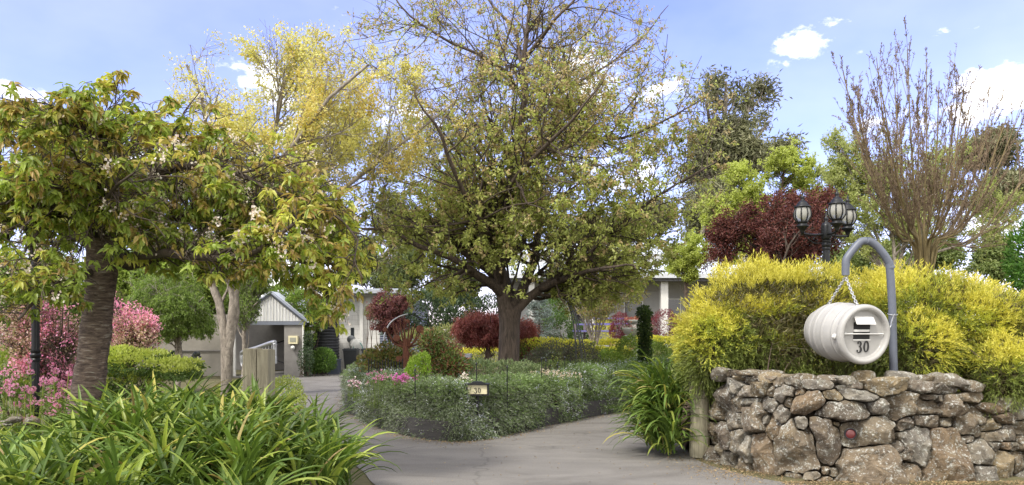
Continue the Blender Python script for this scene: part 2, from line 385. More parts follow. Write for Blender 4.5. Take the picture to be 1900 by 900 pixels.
def asphalt():
    m, nt, N, L = newmat('worn_asphalt'); tc = N.new('ShaderNodeTexCoord')
    mp = N.new('ShaderNodeMapping'); mp.inputs['Scale'].default_value = (.7, 1.6, 1); mp.inputs['Rotation'].default_value = (0, 0, .35); L.new(tc.outputs['Object'], mp.inputs[0])
    n1 = nd(N, 'ShaderNodeTexNoise', i_Scale=1.1, i_Detail=7.0, i_Roughness=.62, i_Distortion=.5); L.new(mp.outputs[0], n1.inputs['Vector'])
    r1 = ramp(N, [(.155, .148, .138), (.185, .176, .163), (.215, .205, .19)], [.3, .5, .7]); L.new(n1.outputs['Fac'], r1.inputs[0])
    n2 = nd(N, 'ShaderNodeTexNoise', i_Scale=90.0, i_Detail=3.0, i_Roughness=.8); L.new(tc.outputs['Object'], n2.inputs['Vector'])
    r2 = ramp(N, [(.62, .62, .62), (1.32, 1.3, 1.28)], [.35, .65]); L.new(n2.outputs['Fac'], r2.inputs[0])
    mu = nd(N, 'ShaderNodeMix', data_type='RGBA', blend_type='MULTIPLY'); mu.inputs[0].default_value = 1
    L.new(r1.outputs[0], mu.inputs[6]); L.new(r2.outputs[0], mu.inputs[7])
    # dark oil / water stains
    n3 = nd(N, 'ShaderNodeTexNoise', i_Scale=.55, i_Detail=5.0, i_Roughness=.6, i_Distortion=1.2); L.new(mp.outputs[0], n3.inputs['Vector'])
    r3 = ramp(N, [(1, 1, 1), (.72, .71, .70)], [.47, .66]); L.new(n3.outputs['Fac'], r3.inputs[0])
    m3 = nd(N, 'ShaderNodeMix', data_type='RGBA', blend_type='MULTIPLY'); m3.inputs[0].default_value = 1; L.new(mu.outputs[2], m3.inputs[6]); L.new(r3.outputs[0], m3.inputs[7])
    # fine meandering cracks
    vo = nd(N, 'ShaderNodeTexVoronoi', feature='DISTANCE_TO_EDGE', i_Scale=.45)
    n4 = nd(N, 'ShaderNodeTexNoise', i_Scale=1.4, i_Detail=6.0); L.new(tc.outputs['Object'], n4.inputs['Vector'])
    av = nd(N, 'ShaderNodeMix', data_type='RGBA'); av.inputs[0].default_value = .45; L.new(tc.outputs['Object'], av.inputs[6]); L.new(n4.outputs['Color'], av.inputs[7]); L.new(av.outputs[2], vo.inputs['Vector'])
    rc = ramp(N, [(.72, .72, .72), (1, 1, 1)], [.0, .006]); L.new(vo.outputs['Distance'], rc.inputs[0])
    m5 = nd(N, 'ShaderNodeMix', data_type='RGBA', blend_type='MULTIPLY'); m5.inputs[0].default_value = 1; L.new(m3.outputs[2], m5.inputs[6]); L.new(rc.outputs[0], m5.inputs[7])
    p = nd(N, 'ShaderNodeBsdfPrincipled', i_Roughness=.9); p.inputs['Specular IOR Level'].default_value = .25; L.new(m5.outputs[2], p.inputs['Base Color'])
    b = nd(N, 'ShaderNodeBump', i_Strength=.5, i_Distance=.01); L.new(n2.outputs['Fac'], b.inputs['Height']); L.new(b.outputs[0], p.inputs['Normal'])
    o = N.new('ShaderNodeOutputMaterial'); L.new(p.outputs[0], o.inputs[0]); return m
def ribbed(name, col, scale, axis='X', strength=.8, rough=.45, metal=0.0, var=.08):
    """corrugated sheet: sine profile bump along an object axis"""
    m = solid(name, col, rough=rough, metal=metal, var=var, nscale=2.5); nt = m.node_tree; N, L = nt.nodes, nt.links
    tc = N.new('ShaderNodeTexCoord'); w = nd(N, 'ShaderNodeTexWave', wave_type='BANDS', bands_direction=axis, i_Scale=scale); L.new(tc.outputs['Object'], w.inputs['Vector'])
    b = nd(N, 'ShaderNodeBump', i_Strength=strength, i_Distance=.02); L.new(w.outputs['Fac'], b.inputs['Height'])
    p = [n for n in N if n.type == 'BSDF_PRINCIPLED'][0]; L.new(b.outputs[0], p.inputs['Normal']); return m
def brickmat(name, c1, c2, mortar, scale=4.0, bump=.4, bw=.4, bh=.2):
    m, nt, N, L = newmat(name); tc = N.new('ShaderNodeTexCoord')
    mp = N.new('ShaderNodeMapping'); mp.inputs['Rotation'].default_value = (radians(-90), 0, 0); L.new(tc.outputs['Object'], mp.inputs[0])
    b = nd(N, 'ShaderNodeTexBrick'); b.inputs['Color1'].default_value = (*c1, 1); b.inputs['Color2'].default_value = (*c2, 1); b.inputs['Mortar'].default_value = (*mortar, 1)
    b.inputs['Scale'].default_value = 1.0; b.inputs['Brick Width'].default_value = bw; b.inputs['Row Height'].default_value = bh; b.inputs['Mortar Size'].default_value = .008
    L.new(mp.outputs[0], b.inputs['Vector'])
    p = nd(N, 'ShaderNodeBsdfPrincipled', i_Roughness=.8); L.new(b.outputs['Color'], p.inputs['Base Color'])
    bp = nd(N, 'ShaderNodeBump', i_Strength=bump, i_Distance=.01, invert=True); L.new(b.outputs['Fac'], bp.inputs['Height']); L.new(bp.outputs[0], p.inputs['Normal'])
    o = N.new('ShaderNodeOutputMaterial'); L.new(p.outputs[0], o.inputs[0]); return m
def glassmat(name, col=(.03, .035, .04), rough=.08):
    m, nt, N, L = newmat(name); p = nd(N, 'ShaderNodeBsdfPrincipled', i_Roughness=rough); p.inputs['Base Color'].default_value = (*col, 1)
    p.inputs['Specular IOR Level'].default_value = .8; o = N.new('ShaderNodeOutputMaterial'); L.new(p.outputs[0], o.inputs[0]); return m

M = {}
M['asphalt'] = asphalt(); M['stone'] = stonemat()
M['soil'] = solid('mulch_soil', (.11, .078, .055), .95, var=.45, nscale=18, bump=.8, bscale=60, spec=.1)
M['earth'] = solid('garden_earth', (.12, .11, .06), .95, var=.35, nscale=3, bump=.5, bscale=30, spec=.1)
M['dark_earth'] = solid('packed_earth_fill', (.05, .04, .03), .95, var=.3, spec=.1)
M['cherry_bark'] = bark('cherry_bark', (.05, .034, .028), (.17, .125, .095), (8, 8, 42), .8, (.32, .30, .255), (.38, .56))
M['dark_bark'] = bark('dark_bark', (.03, .022, .017), (.10, .075, .055))
M['pear_bark'] = bark('furrowed_bark', (.035, .026, .020), (.14, .105, .08), (26, 26, 3.5), .9)
M['grey_bark'] = bark('pale_grey_bark', (.12, .10, .08), (.34, .30, .25), (16, 16, 7), .5, (.42, .39, .34))
M['gum_bark'] = bark('gum_bark', (.16, .13, .11), (.33, .29, .25), (3, 3, 1), .3)
M['twig'] = bark('brown_twig', (.055, .038, .028), (.12, .085, .06), (8, 8, 8), .2)
M['vase_bark'] = bark('olive_twig_bark', (.13, .10, .045), (.24, .19, .085), (6, 6, 2), .2)
M['vase_tip'] = bark('reddish_twig', (.14, .10, .065), (.24, .175, .11), (8, 8, 8), .2)
M['timber'] = bark('weathered_timber', (.20, .18, .125), (.38, .35, .25), (26, 26, 1.8), .7, (.36, .38, .29))
M['sleeper'] = bark('dark_sleeper_timber', (.028, .027, .027), (.06, .056, .052), (3, 3, 24), .5)
M['white_paint'] = solid('white_paint', (.62, .615, .59), .35, var=.04, coat=.2)
M['galv'] = solid('galvanised_steel', (.46, .47, .48), .42, metal=.7, var=.14, nscale=14)
M['grey_paint'] = solid('blue_grey_paint', (.105, .118, .15), .45, var=.12, nscale=9)
M['black_metal'] = solid('black_cast_metal', (.009, .010, .012), .38, var=.2, spec=.35)
M['rust'] = solid('rusted_steel', (.10, .035, .018), .9, var=.4, nscale=20)
M['red_glass'] = solid('red_reflector', (.10, .018, .018), .25, var=.2, nscale=60)
M['black'] = solid('black_void_paint', (.006, .006, .006), .7)
M['ink'] = solid('black_lettering', (.018, .018, .018), .6)
M['cream'] = solid('cream_panel', (.60, .55, .36), .6, var=.05)
# ================================================================ THE SETTING
def sstep(a, b, x): t = np.clip((x - a) / (b - a), 0, 1); return t * t * (3 - 2 * t)
def gh(x, y):
    return 1.05 * sstep(19.6, 31, y) * sstep(-4.2, 1.0, x) + .35 * sstep(9.7, 12, y) * sstep(2.6, 3.4, x) * 0
def build_ground():
    xs = np.concatenate([[-900, -300, -120, -60], np.arange(-40, 41, 1.0), [60, 120, 300, 900]])
    ys = np.concatenate([[-300, -60, -20], np.arange(-8, 70, 1.0), [100, 200, 400, 1200]])
    X, Y = np.meshgrid(xs, ys); Z = gh(X, Y) - .012
    V = np.stack([X, Y, Z], -1).reshape(-1, 3); nx = len(xs); idx = np.arange(len(V)).reshape(len(ys), nx)
    F = np.stack([idx[:-1, :-1], idx[:-1, 1:], idx[1:, 1:], idx[1:, :-1]], -1).reshape(-1, 4)
    tag(MB().add(V, F).build('ground', M['earth'], smooth=True), kind='structure')
    out = [(-1.2, -2), (9, -2), (7, 5), (5.0, 7.6), (4.0, 8.25), (3.3, 8.5), (2.75, 9.0), (2.35, 10.3), (2.6, 12), (3.2, 14), (4.8, 17), (6.5, 19.2),
           (-2.6, 19.2), (-3.6, 24), (-4.7, 30), (-5.2, 37.5), (-9.3, 37.5), (-10.4, 32), (-10.4, 30), (-8.9, 29), (-7.2, 25), (-5.9, 20), (-4.0, 15), (-2.4, 11), (-1.6, 9), (-1.3, 7)]
    P = smooth_path([(a, b, 0) for a, b in out] + [(out[0][0], out[0][1], 0)], 160)[:-1]
    tag(MB().add(P, [list(range(len(P)))]).build('driveway', M['asphalt']), kind='structure')
build_ground()

# outer toe of the retaining edge round the garden bed (plan view)
TOE = [(-4.95, 30.0), (-4.75, 26.5), (-4.45, 21.8), (-3.55, 17.2), (-2.5, 14.3), (-1.7, 12.75), (-.98, 12.05), (-.35, 12.45), (.45, 13.75), (1.5, 15.5), (2.6, 17.1), (3.7, 18.7), (4.7, 20.0)]
TOEP = smooth_path([(a, b, 0) for a, b in TOE], 90)
def offset(P, d):
    T = np.gradient(P, axis=0); T = nrm(T); Nn = np.stack([-T[:, 1], T[:, 0], np.zeros(len(T))], 1)
    return P + Nn * d          # +d = inwards (left of travel)
def build_bed():
    inner = offset(TOEP, .16)
    top = inner + [0, 0, .36]; back = np.array([(4.7, 22.5, .6), (-3.9, 30.2, .36)])
    ring = np.vstack([top, back]); c = np.array([[0, 19.0, .42]])
    n = len(ring); V = np.vstack([ring, c]); F = [[i, (i + 1) % n, n] for i in range(n)]
    tag(MB().add(V, F).build('garden_bed_soil', M['soil']), kind='structure')
    # dark retaining edge
    mb = MB(); o = offset(TOEP, 0.02); i = offset(TOEP, .2); n = len(o)
    V = np.concatenate([o, o + [0, 0, .30], i + [0, 0, .30], i]); b = np.arange(n - 1)[:, None]
    F = np.concatenate([b + [0, 1, n + 1, n], b + [n, n + 1, 2 * n + 1, 2 * n], b + [2 * n, 2 * n + 1, 3 * n + 1, 3 * n]])
    mb.add(V, F); e = mb.build('retaining_edge', M['sleeper'], loc=(-.98, 12.05, 0))
    tag(e, 'low dark timber edging under the cascading rosemary hedge', 'garden edging')
build_bed()

# ================================================================ STONE WALL
WPX = [(1296, 822), (1302, 838), (1312, 853), (1350, 868), (1430, 884), (1560, 893), (1700, 893), (1900, 886), (2150, 878)]
WB = np.array([((x - 950) / (y - HOR) * EYE, EYE * FOC / (y - HOR)) for x, y in WPX])
WPl = smooth_path([(a, b, 0) for a, b in WB], 140)[:, :2]
WX = 950 + FOC * WPl[:, 0] / WPl[:, 1]            # monotone pixel column of each plan point
def wall_pt(x, y):
    """point of the battered wall face seen at (x, y); x, y arrays"""
    Y = np.interp(x, WX, WPl[:, 1]); X = (x - 950) / FOC * Y; Z = EYE - (y - HOR) / FOC * Y
    return np.stack([X, Y, Z], -1)
WT = nrm(np.gradient(WPl, axis=0)); WN = np.stack([WT[:, 1], -WT[:, 0]], 1)   # outward (towards camera)
def wall_n(x):
    n = np.stack([np.interp(x, WX, WN[:, 0]), np.interp(x, WX, WN[:, 1]), np.zeros_like(x)], -1); return nrm(n + [0, 0, .12])
STN = """215,505,95,40 190,558,60,50 238,532,70,30 300,525,62,25 230,578,55,40 278,565,45,45 318,575,30,40 345,545,35,35 378,582,92,58 405,545,50,28
495,556,95,36 428,580,60,30 462,610,150,78 548,590,84,38 652,590,132,42 640,556,60,28 742,565,112,56 590,645,224,74 716,630,72,60 797,625,122,88
150,622,60,112 186,620,40,60 230,613,60,36 186,682,50,74 250,665,102,100 312,622,70,52 287,672,30,50 357,660,60,72 388,608,38,56 325,702,82,92
322,775,38,60 155,730,48,100 196,740,50,84 226,775,48,100 265,787,92,136 150,812,50,64 188,825,56,50 112,762,38,100 412,772,196,172 432,692,52,50
522,740,124,172 560,690,40,24 668,720,206,106 660,828,214,136 392,870,70,24 460,867,62,32 515,850,32,28 545,857,40,34 508,885,60,22
762,730,46,54 787,775,44,44 812,790,60,60 815,855,92,74 852,762,100,158 826,690,50,52 952,805,144,200 892,680,112,50 897,628,112,66 910,598,60,30
908,566,160,36 976,625,50,84 950,600,30,30 975,683,60,34 1026,632,50,42 1038,700,80,74 1086,668,90,58 1128,692,80,50 1028,742,60,36 1065,797,92,92
1120,735,54,40 1112,770,50,40 1156,728,56,50 1170,668,66,40 1194,725,50,60 1166,766,42,32 1199,768,36,40 1072,862,92,76 1152,832,106,104 1030,855,24,60
1050,598,80,30 1130,640,74,34 1186,632,60,34 1215,820,60,90 1260,850,100,90 1240,760,70,60 1255,700,90,60 1235,655,60,50 1300,780,90,70 1330,850,100,80
1345,710,90,70 1300,650,100,40 1400,780,110,90 1420,860,120,80 1420,700,100,60 1500,830,110,110 1500,740,120,70 1580,800,120,100 1590,870,140,60 100,850,60,60 80,800,50,90 88,715,40,90 95,640,40,80"""
def build_wall():
    w = thing('stone_wall', 'dry stacked fieldstone retaining wall with lichen beside the driveway', 'stone wall', (*WB[5], 0))
    S = np.array([[float(k) for k in s.split(',')] for s in STN.split()])
    C = np.stack([1260 + S[:, 0] / 1.875, 420 + S[:, 1] / 1.875], 1); H = S[:, 2:] / 1.875 / 2
    g = np.random.default_rng(5); rot = g.uniform(-.22, .22, len(C))
    rot[S[:, 0] == 590] = .04; rot[S[:, 0] == 668] = -.22; rot[S[:, 0] == 412] = .35; rot[S[:, 0] == 812] = .6; rot[S[:, 0] == 787] = -.5
    topx = [1290, 1340, 1400, 1480, 1560, 1650, 1720, 1790, 1850, 1960, 2160]; topy = [690, 684, 696, 703, 706, 698, 706, 714, 730, 744, 752]
    def metric(P, j):       # rounded-box norm in each stone's own frame
        d = P - C[j]; c, s = np.cos(rot[j]), np.sin(rot[j])
        u = (d[..., 0] * c + d[..., 1] * s) / H[j, 0]; v = (-d[..., 0] * s + d[..., 1] * c) / H[j, 1]
        return (np.abs(u) ** 3.6 + np.abs(v) ** 3.6) ** (1 / 3.6)
    A = 56; th = np.arange(A) * 2 * pi / A; e = np.stack([np.cos(th), np.sin(th)], 1)
    back = MB()
    for i in range(len(C)):
        rr = np.zeros(A); alive = np.ones(A, bool); near = [j for j in range(len(C)) if j != i and np.linalg.norm(C[j] - C[i]) < (H[i].max() + H[j].max()) * 1.6 + 8]
        rmax = H[i].max() * 1.7
        for r in np.arange(1.0, rmax, .7):
            P = C[i] + e * r; mi = metric(P, i)
            ok = mi < 1.5
            for j in near: ok &= mi < metric(P, j)
            ok &= P[:, 1] > np.interp(P[:, 0], topx, topy) - 2
            alive &= ok; rr[alive] = r
        if rr.max() < 3: continue
        rr = np.maximum(rr, 1.2)
        sm = rr.copy()
        for _ in range(1): sm = np.minimum(rr + .4, (np.roll(sm, 1) + 3 * sm + np.roll(sm, -1)) / 5)
        rr = np.maximum(sm - 1.1, 1.2) * (1 + .02 * np.sin(th * 5 + i) + .025 * np.sin(th * 11 + 2 * i) + .015 * np.sin(th * 19 + 3 * i))
        size = np.sqrt((rr ** 2).mean()) / 165.0       # metres
        D = np.clip(size * .85, .05, .24)
        ss = np.array([0, .2, .4, .58, .72, .83, .91, .97, 1.0]); K = len(ss)
        Pq = C[i] + e[None] * (rr[None] * ss[:, None])[..., None]      # K,A,2
        q = (Pq - C[i]) / 165.0
        # facets: the face is the lower envelope of tilted planes, as a split rock
        hgt = np.full(q.shape[:2], 9.0)
        for _ in range(7):
            nv = g.normal(size=2) * .5; q0 = g.normal(size=2) * size * .38; hgt = np.minimum(hgt, D * g.uniform(.95, 1.2) + ((q - q0) @ nv))
        hgt = np.minimum(hgt, D * 1.25); edge = (1 - ss ** 16)[:, None]
        hgt = hgt * (.75 + .25 * edge) - .04 * (ss[:, None] > .99)
        W3 = wall_pt(Pq[..., 0], Pq[..., 1]); Nn = wall_n(Pq[..., 0])
        W3[..., 1] += .12 * np.clip(W3[..., 2], 0, 1)        # batter
        nzv = np.abs(sn(W3.reshape(-1, 3) * 1.0, 6, i, 4)).reshape(K, A) * -.045 + sn(W3.reshape(-1, 3), 28, i + 7, 2).reshape(K, A) * .008 + .012
        jut = g.uniform(-.05, .075)
        V = W3 + Nn * (np.clip(hgt, -.03, 1) - .10 + jut + nzv * (.3 + .7 * (ss < .99)[:, None]))[..., None]
        rear = V[-1] - Nn[-1] * (.16 + .1 * g.random())
        V[0] = V[0].mean(0)
        VV = np.vstack([V.reshape(-1, 3), rear]); idx = np.arange((K + 1) * A).reshape(K + 1, A); nx = np.roll(idx, -1, 1)
        F = np.stack([idx[:-1], idx[1:], nx[1:], nx[:-1]], -1).reshape(-1, 4)
        VV[:, 2] = np.maximum(VV[:, 2], -.03)
        st = MB().add(VV, F).add(VV[idx[-1]], [list(range(A))[::-1]]).build('stone', M['stone'], w, smooth=True)
        try: st.data.set_sharp_from_angle(angle=radians(20))
        except Exception: pass
    # packed earth core behind the face
    n = len(WPl); P = np.column_stack([WPl, np.zeros(n)]); Wn = np.column_stack([WN, np.zeros(n)])
    f0 = P - Wn * .20; f1 = f0 + [0, .12, 0]; f1 = f1 - Wn * .06
    ztop = EYE - (np.interp(WX, topx, topy) + 16 - HOR) / FOC * (f1[:, 1]); f1[:, 2] = ztop
    b1 = f1 - Wn * .42; b0 = b1 * [1, 1, 0]
    V = np.concatenate([f0, f1, b1, b0]); b = np.arange(n - 1)[:, None]
    back.add(V, np.concatenate([b + [0, 1, n + 1, n], b + [n, n + 1, 2 * n + 1, 2 * n], b + [2 * n, 2 * n + 1, 3 * n + 1, 3 * n]]))
    back.add(V[[0, n, 2 * n, 3 * n]], [[0, 1, 2, 3]])
    back.build('packed_core', M['dark_earth'], w)
    # cap rocks lying loose on the top, each a faceted lump
    caps = [(1338, 694, .10, .23, .07), (1352, 683, .28, .30, .06), (1385, 690, .24, .24, .07), (1405, 680, .45, .32, .05), (1430, 698, .22, .2, .07), (1462, 702, .3, .2, .06), (1492, 708, .16, .2, .07),
            (1530, 706, .24, .2, .07), (1570, 706, .2, .17, .06), (1600, 700, .3, .2, .07), (1668, 700, .34, .25, .09), (1712, 706, .3, .2, .07), (1752, 704, .25, .28, .06), (1800, 716, .22, .22, .07), (1345, 672, .6, .3, .05), (1318, 690, .2, .15, .07), (1375, 668, .8, .3, .05)]
    for j, (x, y, dy, rx, rz) in enumerate(caps):
        Y = np.interp(x, WX, WPl[:, 1]) + .12 + dy; c = at(x, y, Y); c[2] = max(min(c[2], 1.1), .86)
        rock(c, (rx * .78, rx * .6, rz * (1.15 + .55 * ((j * 7) % 3 == 0))), 40 + j, 'stone', w)
def rock(c, r, seed, name='rock', parent=None, rz=None, mat=None):
    g = np.random.default_rng(seed); nu, nv = 26, 14
    u = np.arange(nu) * 2 * pi / nu; v = np.linspace(0, pi, nv)
    d = np.stack([np.sin(v)[:, None] * np.cos(u), np.sin(v)[:, None] * np.sin(u), np.cos(v)[:, None] * np.ones(nu)], -1)
    nn = rdirs(15, g); dd = g.uniform(.7, 1.05, 15); nn = np.vstack([nn, [[0, 0, 1], [0, 0, -1]]]); dd = np.append(dd, [.8, .8])
    q = np.maximum(d @ nn.T / dd, 0); rad = (q ** 9).sum(-1) ** (-1 / 9)
    P = d * np.minimum(rad, 1.4)[..., None]; P = P * V3(r)
    a = g.uniform(0, pi) if rz is None else rz
    a = g.uniform(-.3, .3) if rz is None else rz
    P = P @ np.array([[cos(a), -sin(a), 0], [sin(a), cos(a), 0], [0, 0, 1]]).T + V3(c)
    P = P + d * (sn(P.reshape(-1, 3), 11, seed, 3).reshape(P.shape[:2]) * .012)[..., None]
    idx = np.arange(nu * nv).reshape(nv, nu); nx = np.roll(idx, -1, 1)
    o = MB().add(P, np.stack([idx[:-1], idx[1:], nx[1:], nx[:-1]], -1).reshape(-1, 4)).build(name, mat or M['stone'], parent, smooth=True, loc=c if parent is None else None)
    try: o.data.set_sharp_from_angle(angle=radians(32))
    except Exception: pass
    return o
build_wall()
# bank of earth held by the wall
def build_bank():
    n = len(WPl); Wn = np.column_stack([WN, np.zeros(n)]); P = np.column_stack([WPl, np.zeros(n)])
    a = P - Wn * .38 + [0, 0, .86]; b = P + [1.0, 3.0, 0] + [0, 0, .95]; c = P + [1.2, 9.0, 0]
    a[0] = (2.55, 10.9, .8)
    V = np.concatenate([a, b, c]); k = np.arange(n - 1)[:, None]
    mb = MB().add(V, np.concatenate([k + [0, 1, n + 1, n], k + [n, n + 1, 2 * n + 1, 2 * n]]))
    mb.add(V3([a[0], b[0], c[0], (2.4, 11.2, 0), (2.6, 13.6, 0)]), [[0, 1, 4, 3]]); mb.add(V3([b[0], c[0], (2.6, 13.6, 0)]), [[0, 1, 2]])
    tag(mb.build('raised_bank', M['soil']), kind='structure')
build_bank()
def build_reflector():
    x, y = 1581, 806; p = wall_pt(np.array([float(x)]), np.array([float(y)]))[0]; n = wall_n(np.array([float(x)]))[0]
    n = nrm(n + V3([-.25, -.1, 0])); c = p + n * .13 + [0, .06, 0]
    r = thing('round_reflector', 'small round dark red reflector in a black rim set in the stone wall', 'reflector', c)
    lathe(MB(), [(.0, -.10), (.062, -.10), (.064, .012), (.060, .02), (.052, .02), (.050, .006)], c, n, 28).build('rim', M['black_metal'], r, smooth=True)
    lathe(MB(), [(.051, .004), (.04, .010), (.02, .013), (.0, .014)], c, n, 28).build('lens', M['red_glass'], r, smooth=True)
build_reflector()

# ================================================================ BUILDINGS
def build_carport():
    mw = solid('grey_render', (.20, .19, .18), .85, var=.14, nscale=4); gab = ribbed('white_ribbed_cladding', (.66, .67, .68), 9, 'X', .9)
    trim = solid('slate_grey_trim', (.13, .145, .18), .5, var=.06); roofm = ribbed('pale_corrugated_roof', (.52, .55, .6), 8, 'Y', .6)
    Y = 30.8; s = Y / FOC; X = lambda x: (x - 950) * s; Z = lambda y: EYE - (y - HOR) * s
    t = thing('carport', 'small carport with white ribbed gable and grey rendered pier', 'carport', (X(500), Y, 0))
    xl, xr, xa = X(436), X(562), X(503); ze, za = Z(596), Z(546)
    poly_prism(MB(), [(xl, Y, ze), (xr, Y, ze), (xa, Y, za)], (0, .12, 0)).build('gable', gab, t)
    m = MB(); tube(m, [(xl - .2, Y - .06, ze - .03), (xa, Y - .06, za + .05)], .075, 4); tube(m, [(xa, Y - .06, za + .05), (xr + .16, Y - .06, ze - .03)], .075, 4)
    bb(m, xl - .1, xr + .12, Y - .05, Y + .1, ze - .14, ze - .01); m.build('barge_trim', trim, t)
    m = MB()
    for (a, b) in (((xl - .25, ze - .06), (xa, za + .09)), ((xa, za + .09), (xr + .2, ze - .06))):
        poly_prism(m, [(a[0], Y - .1, a[1]), (b[0], Y - .1, b[1]), (b[0], Y - .1, b[1] + .03), (a[0], Y - .1, a[1] + .03)], (0, 6, 0))
    m.build('roof', roofm, t)
    bb(MB(), X(527), X(561), Y + .02, Y + 5.5, 0, ze - .14).build('pier', mw, t)
    bb(MB(), X(433), X(437), Y - .02, Y + .06, 0, ze - .14).build('corner_flashing', M['white_paint'], t); bb(MB(), X(561) + .002, X(563.5), Y - .03, Y + .08, 0, ze - .1).build('corner_flashing', M['white_paint'], t)
    x = xl + .1
    while x < xr - .1:
        zt = ze + (za - ze) * (1 - abs(x - xa) / ((xa - xl) if x < xa else (xr - xa))) - .03
        if zt > ze + .04: bb(MB(), x, x + .03, Y - .022, Y - .002, ze + .005, zt).build('cladding_rib', M['white_paint'], t)
        x += .12
    bb(MB(), X(300), X(560), Y + 5.5, Y + 5.7, 0, ze + 1.2).build('rear_wall', mw, t)
    tube(MB(), [(X(440), Y + 5.2, 1.2), (X(540), Y + 5.2, 1.9)], .03, 6).build('brace_rail', M['black_metal'], t); tube(MB(), [(X(490), Y + .3, .72), (X(527), Y + .4, .45)], .025, 6).build('brace_rail', M['black_metal'], t)
    # meter box fixed on the pier
    b = thing('meter_box', 'small cream box with a window fixed to the grey carport pier', 'meter box', (X(545), Y - .02, Z(640)))
    m = MB(); bb(m, X(537), X(554), Y - .16, Y + .015, Z(638), Z(623)); m.build('case', M['cream'], b)
    m = MB(); bb(m, X(540), X(551), Y - .175, Y - .162, Z(634), Z(626.5)); m.build('window', glassmat('box_window', (.25, .25, .2), .3), b)
    m = MB(); lathe(m, [(.0, 0), (.075, 0), (.08, .1), (0, .12)], (X(545), Y - .06, Z(645)), (0, -1, 0), 14); m.build('gauge', M['white_paint'], b, smooth=True)
    # garden wall running left of the carport
    g = thing('rendered_wall', 'plain beige rendered garden wall left of the carport', 'wall', (X(350), Y, 0))
    bb(MB(), X(150), X(433) - .01, Y + .1, Y + .3, 0, 2.35).build('wall', solid('beige_render', (.27, .25, .215), .9, var=.16, nscale=1.6), g)
    m = MB(); bb(m, X(150), X(433) - .012, Y + .04, Y + .099, .95, .99); m.build('ledge', mw, g)
    # two hanging wall planters
    p = thing('wall_planter', 'white half round planter mounted on the beige wall', 'planter', (X(293), Y, Z(663)))
    lathe(MB(), [(0, -.14), (.1, -.13), (.16, 0), (.17, .1), (.15, .1), (.14, .04), (0, .04)], (X(293), Y - .1, Z(660)), sides=18).build('bowl', M['white_paint'], p, smooth=True)
    p = thing('wall_planter', 'dark hanging bowl with a small plant on the beige wall', 'planter', (X(325), Y, Z(663)))
    lathe(MB(), [(0, -.12), (.08, -.11), (.14, 0), (.15, .05), (.13, .05), (0, .03)], (X(326), Y - .1, Z(660)), sides=18).build('bowl', M['black_metal'], p, smooth=True)
    g2 = np.random.default_rng(3); n = 60; pp = np.tile(V3([X(326), Y - .1, Z(658)]), (n, 1)) + g2.normal(size=(n, 3)) * .05
    leaves(MB(), pp, g2.normal(size=(n, 3)) + [0, 0, .5], .16, .05).build('foliage', leafmat('dark_pot_leaf', [(.02, .04, .02), (.04, .08, .03)]), p)
    # dark garden bird ornament
    yb = 29.2; s = yb / FOC; c = at(365, 700, yb)
    o = thing('bird_ornament', 'dark upright bird statue in front of the beige wall', 'ornament', (c[0], yb, 0))
    m = MB(); P = smooth_path([(c[0] + .05, yb, 0), (c[0] + .02, yb, .18), (c[0] - .04, yb, .45), (c[0] - .1, yb, .72), (c[0] - .06, yb, .86), (c[0] + .03, yb, .89), (c[0] + .1, yb, .82)], 22)
    tubes(m, P[None], np.interp(np.linspace(0, 1, 22), [0, .15, .35, .6, .75, .88, 1], [.16, .2, .16, .09, .1, .1, .03])[None], 12, cap=True)
    m.build('body', solid('mottled_dark_bronze', (.03, .035, .025), .5, var=.4), o, smooth=True)
    lathe(MB(), [(.035, 0), (.03, .05), (.0, .14)], (c[0] + .1, yb, .8), (1, 0, -.75), 10).build('beak', M['black_metal'], o, smooth=True)
build_carport()

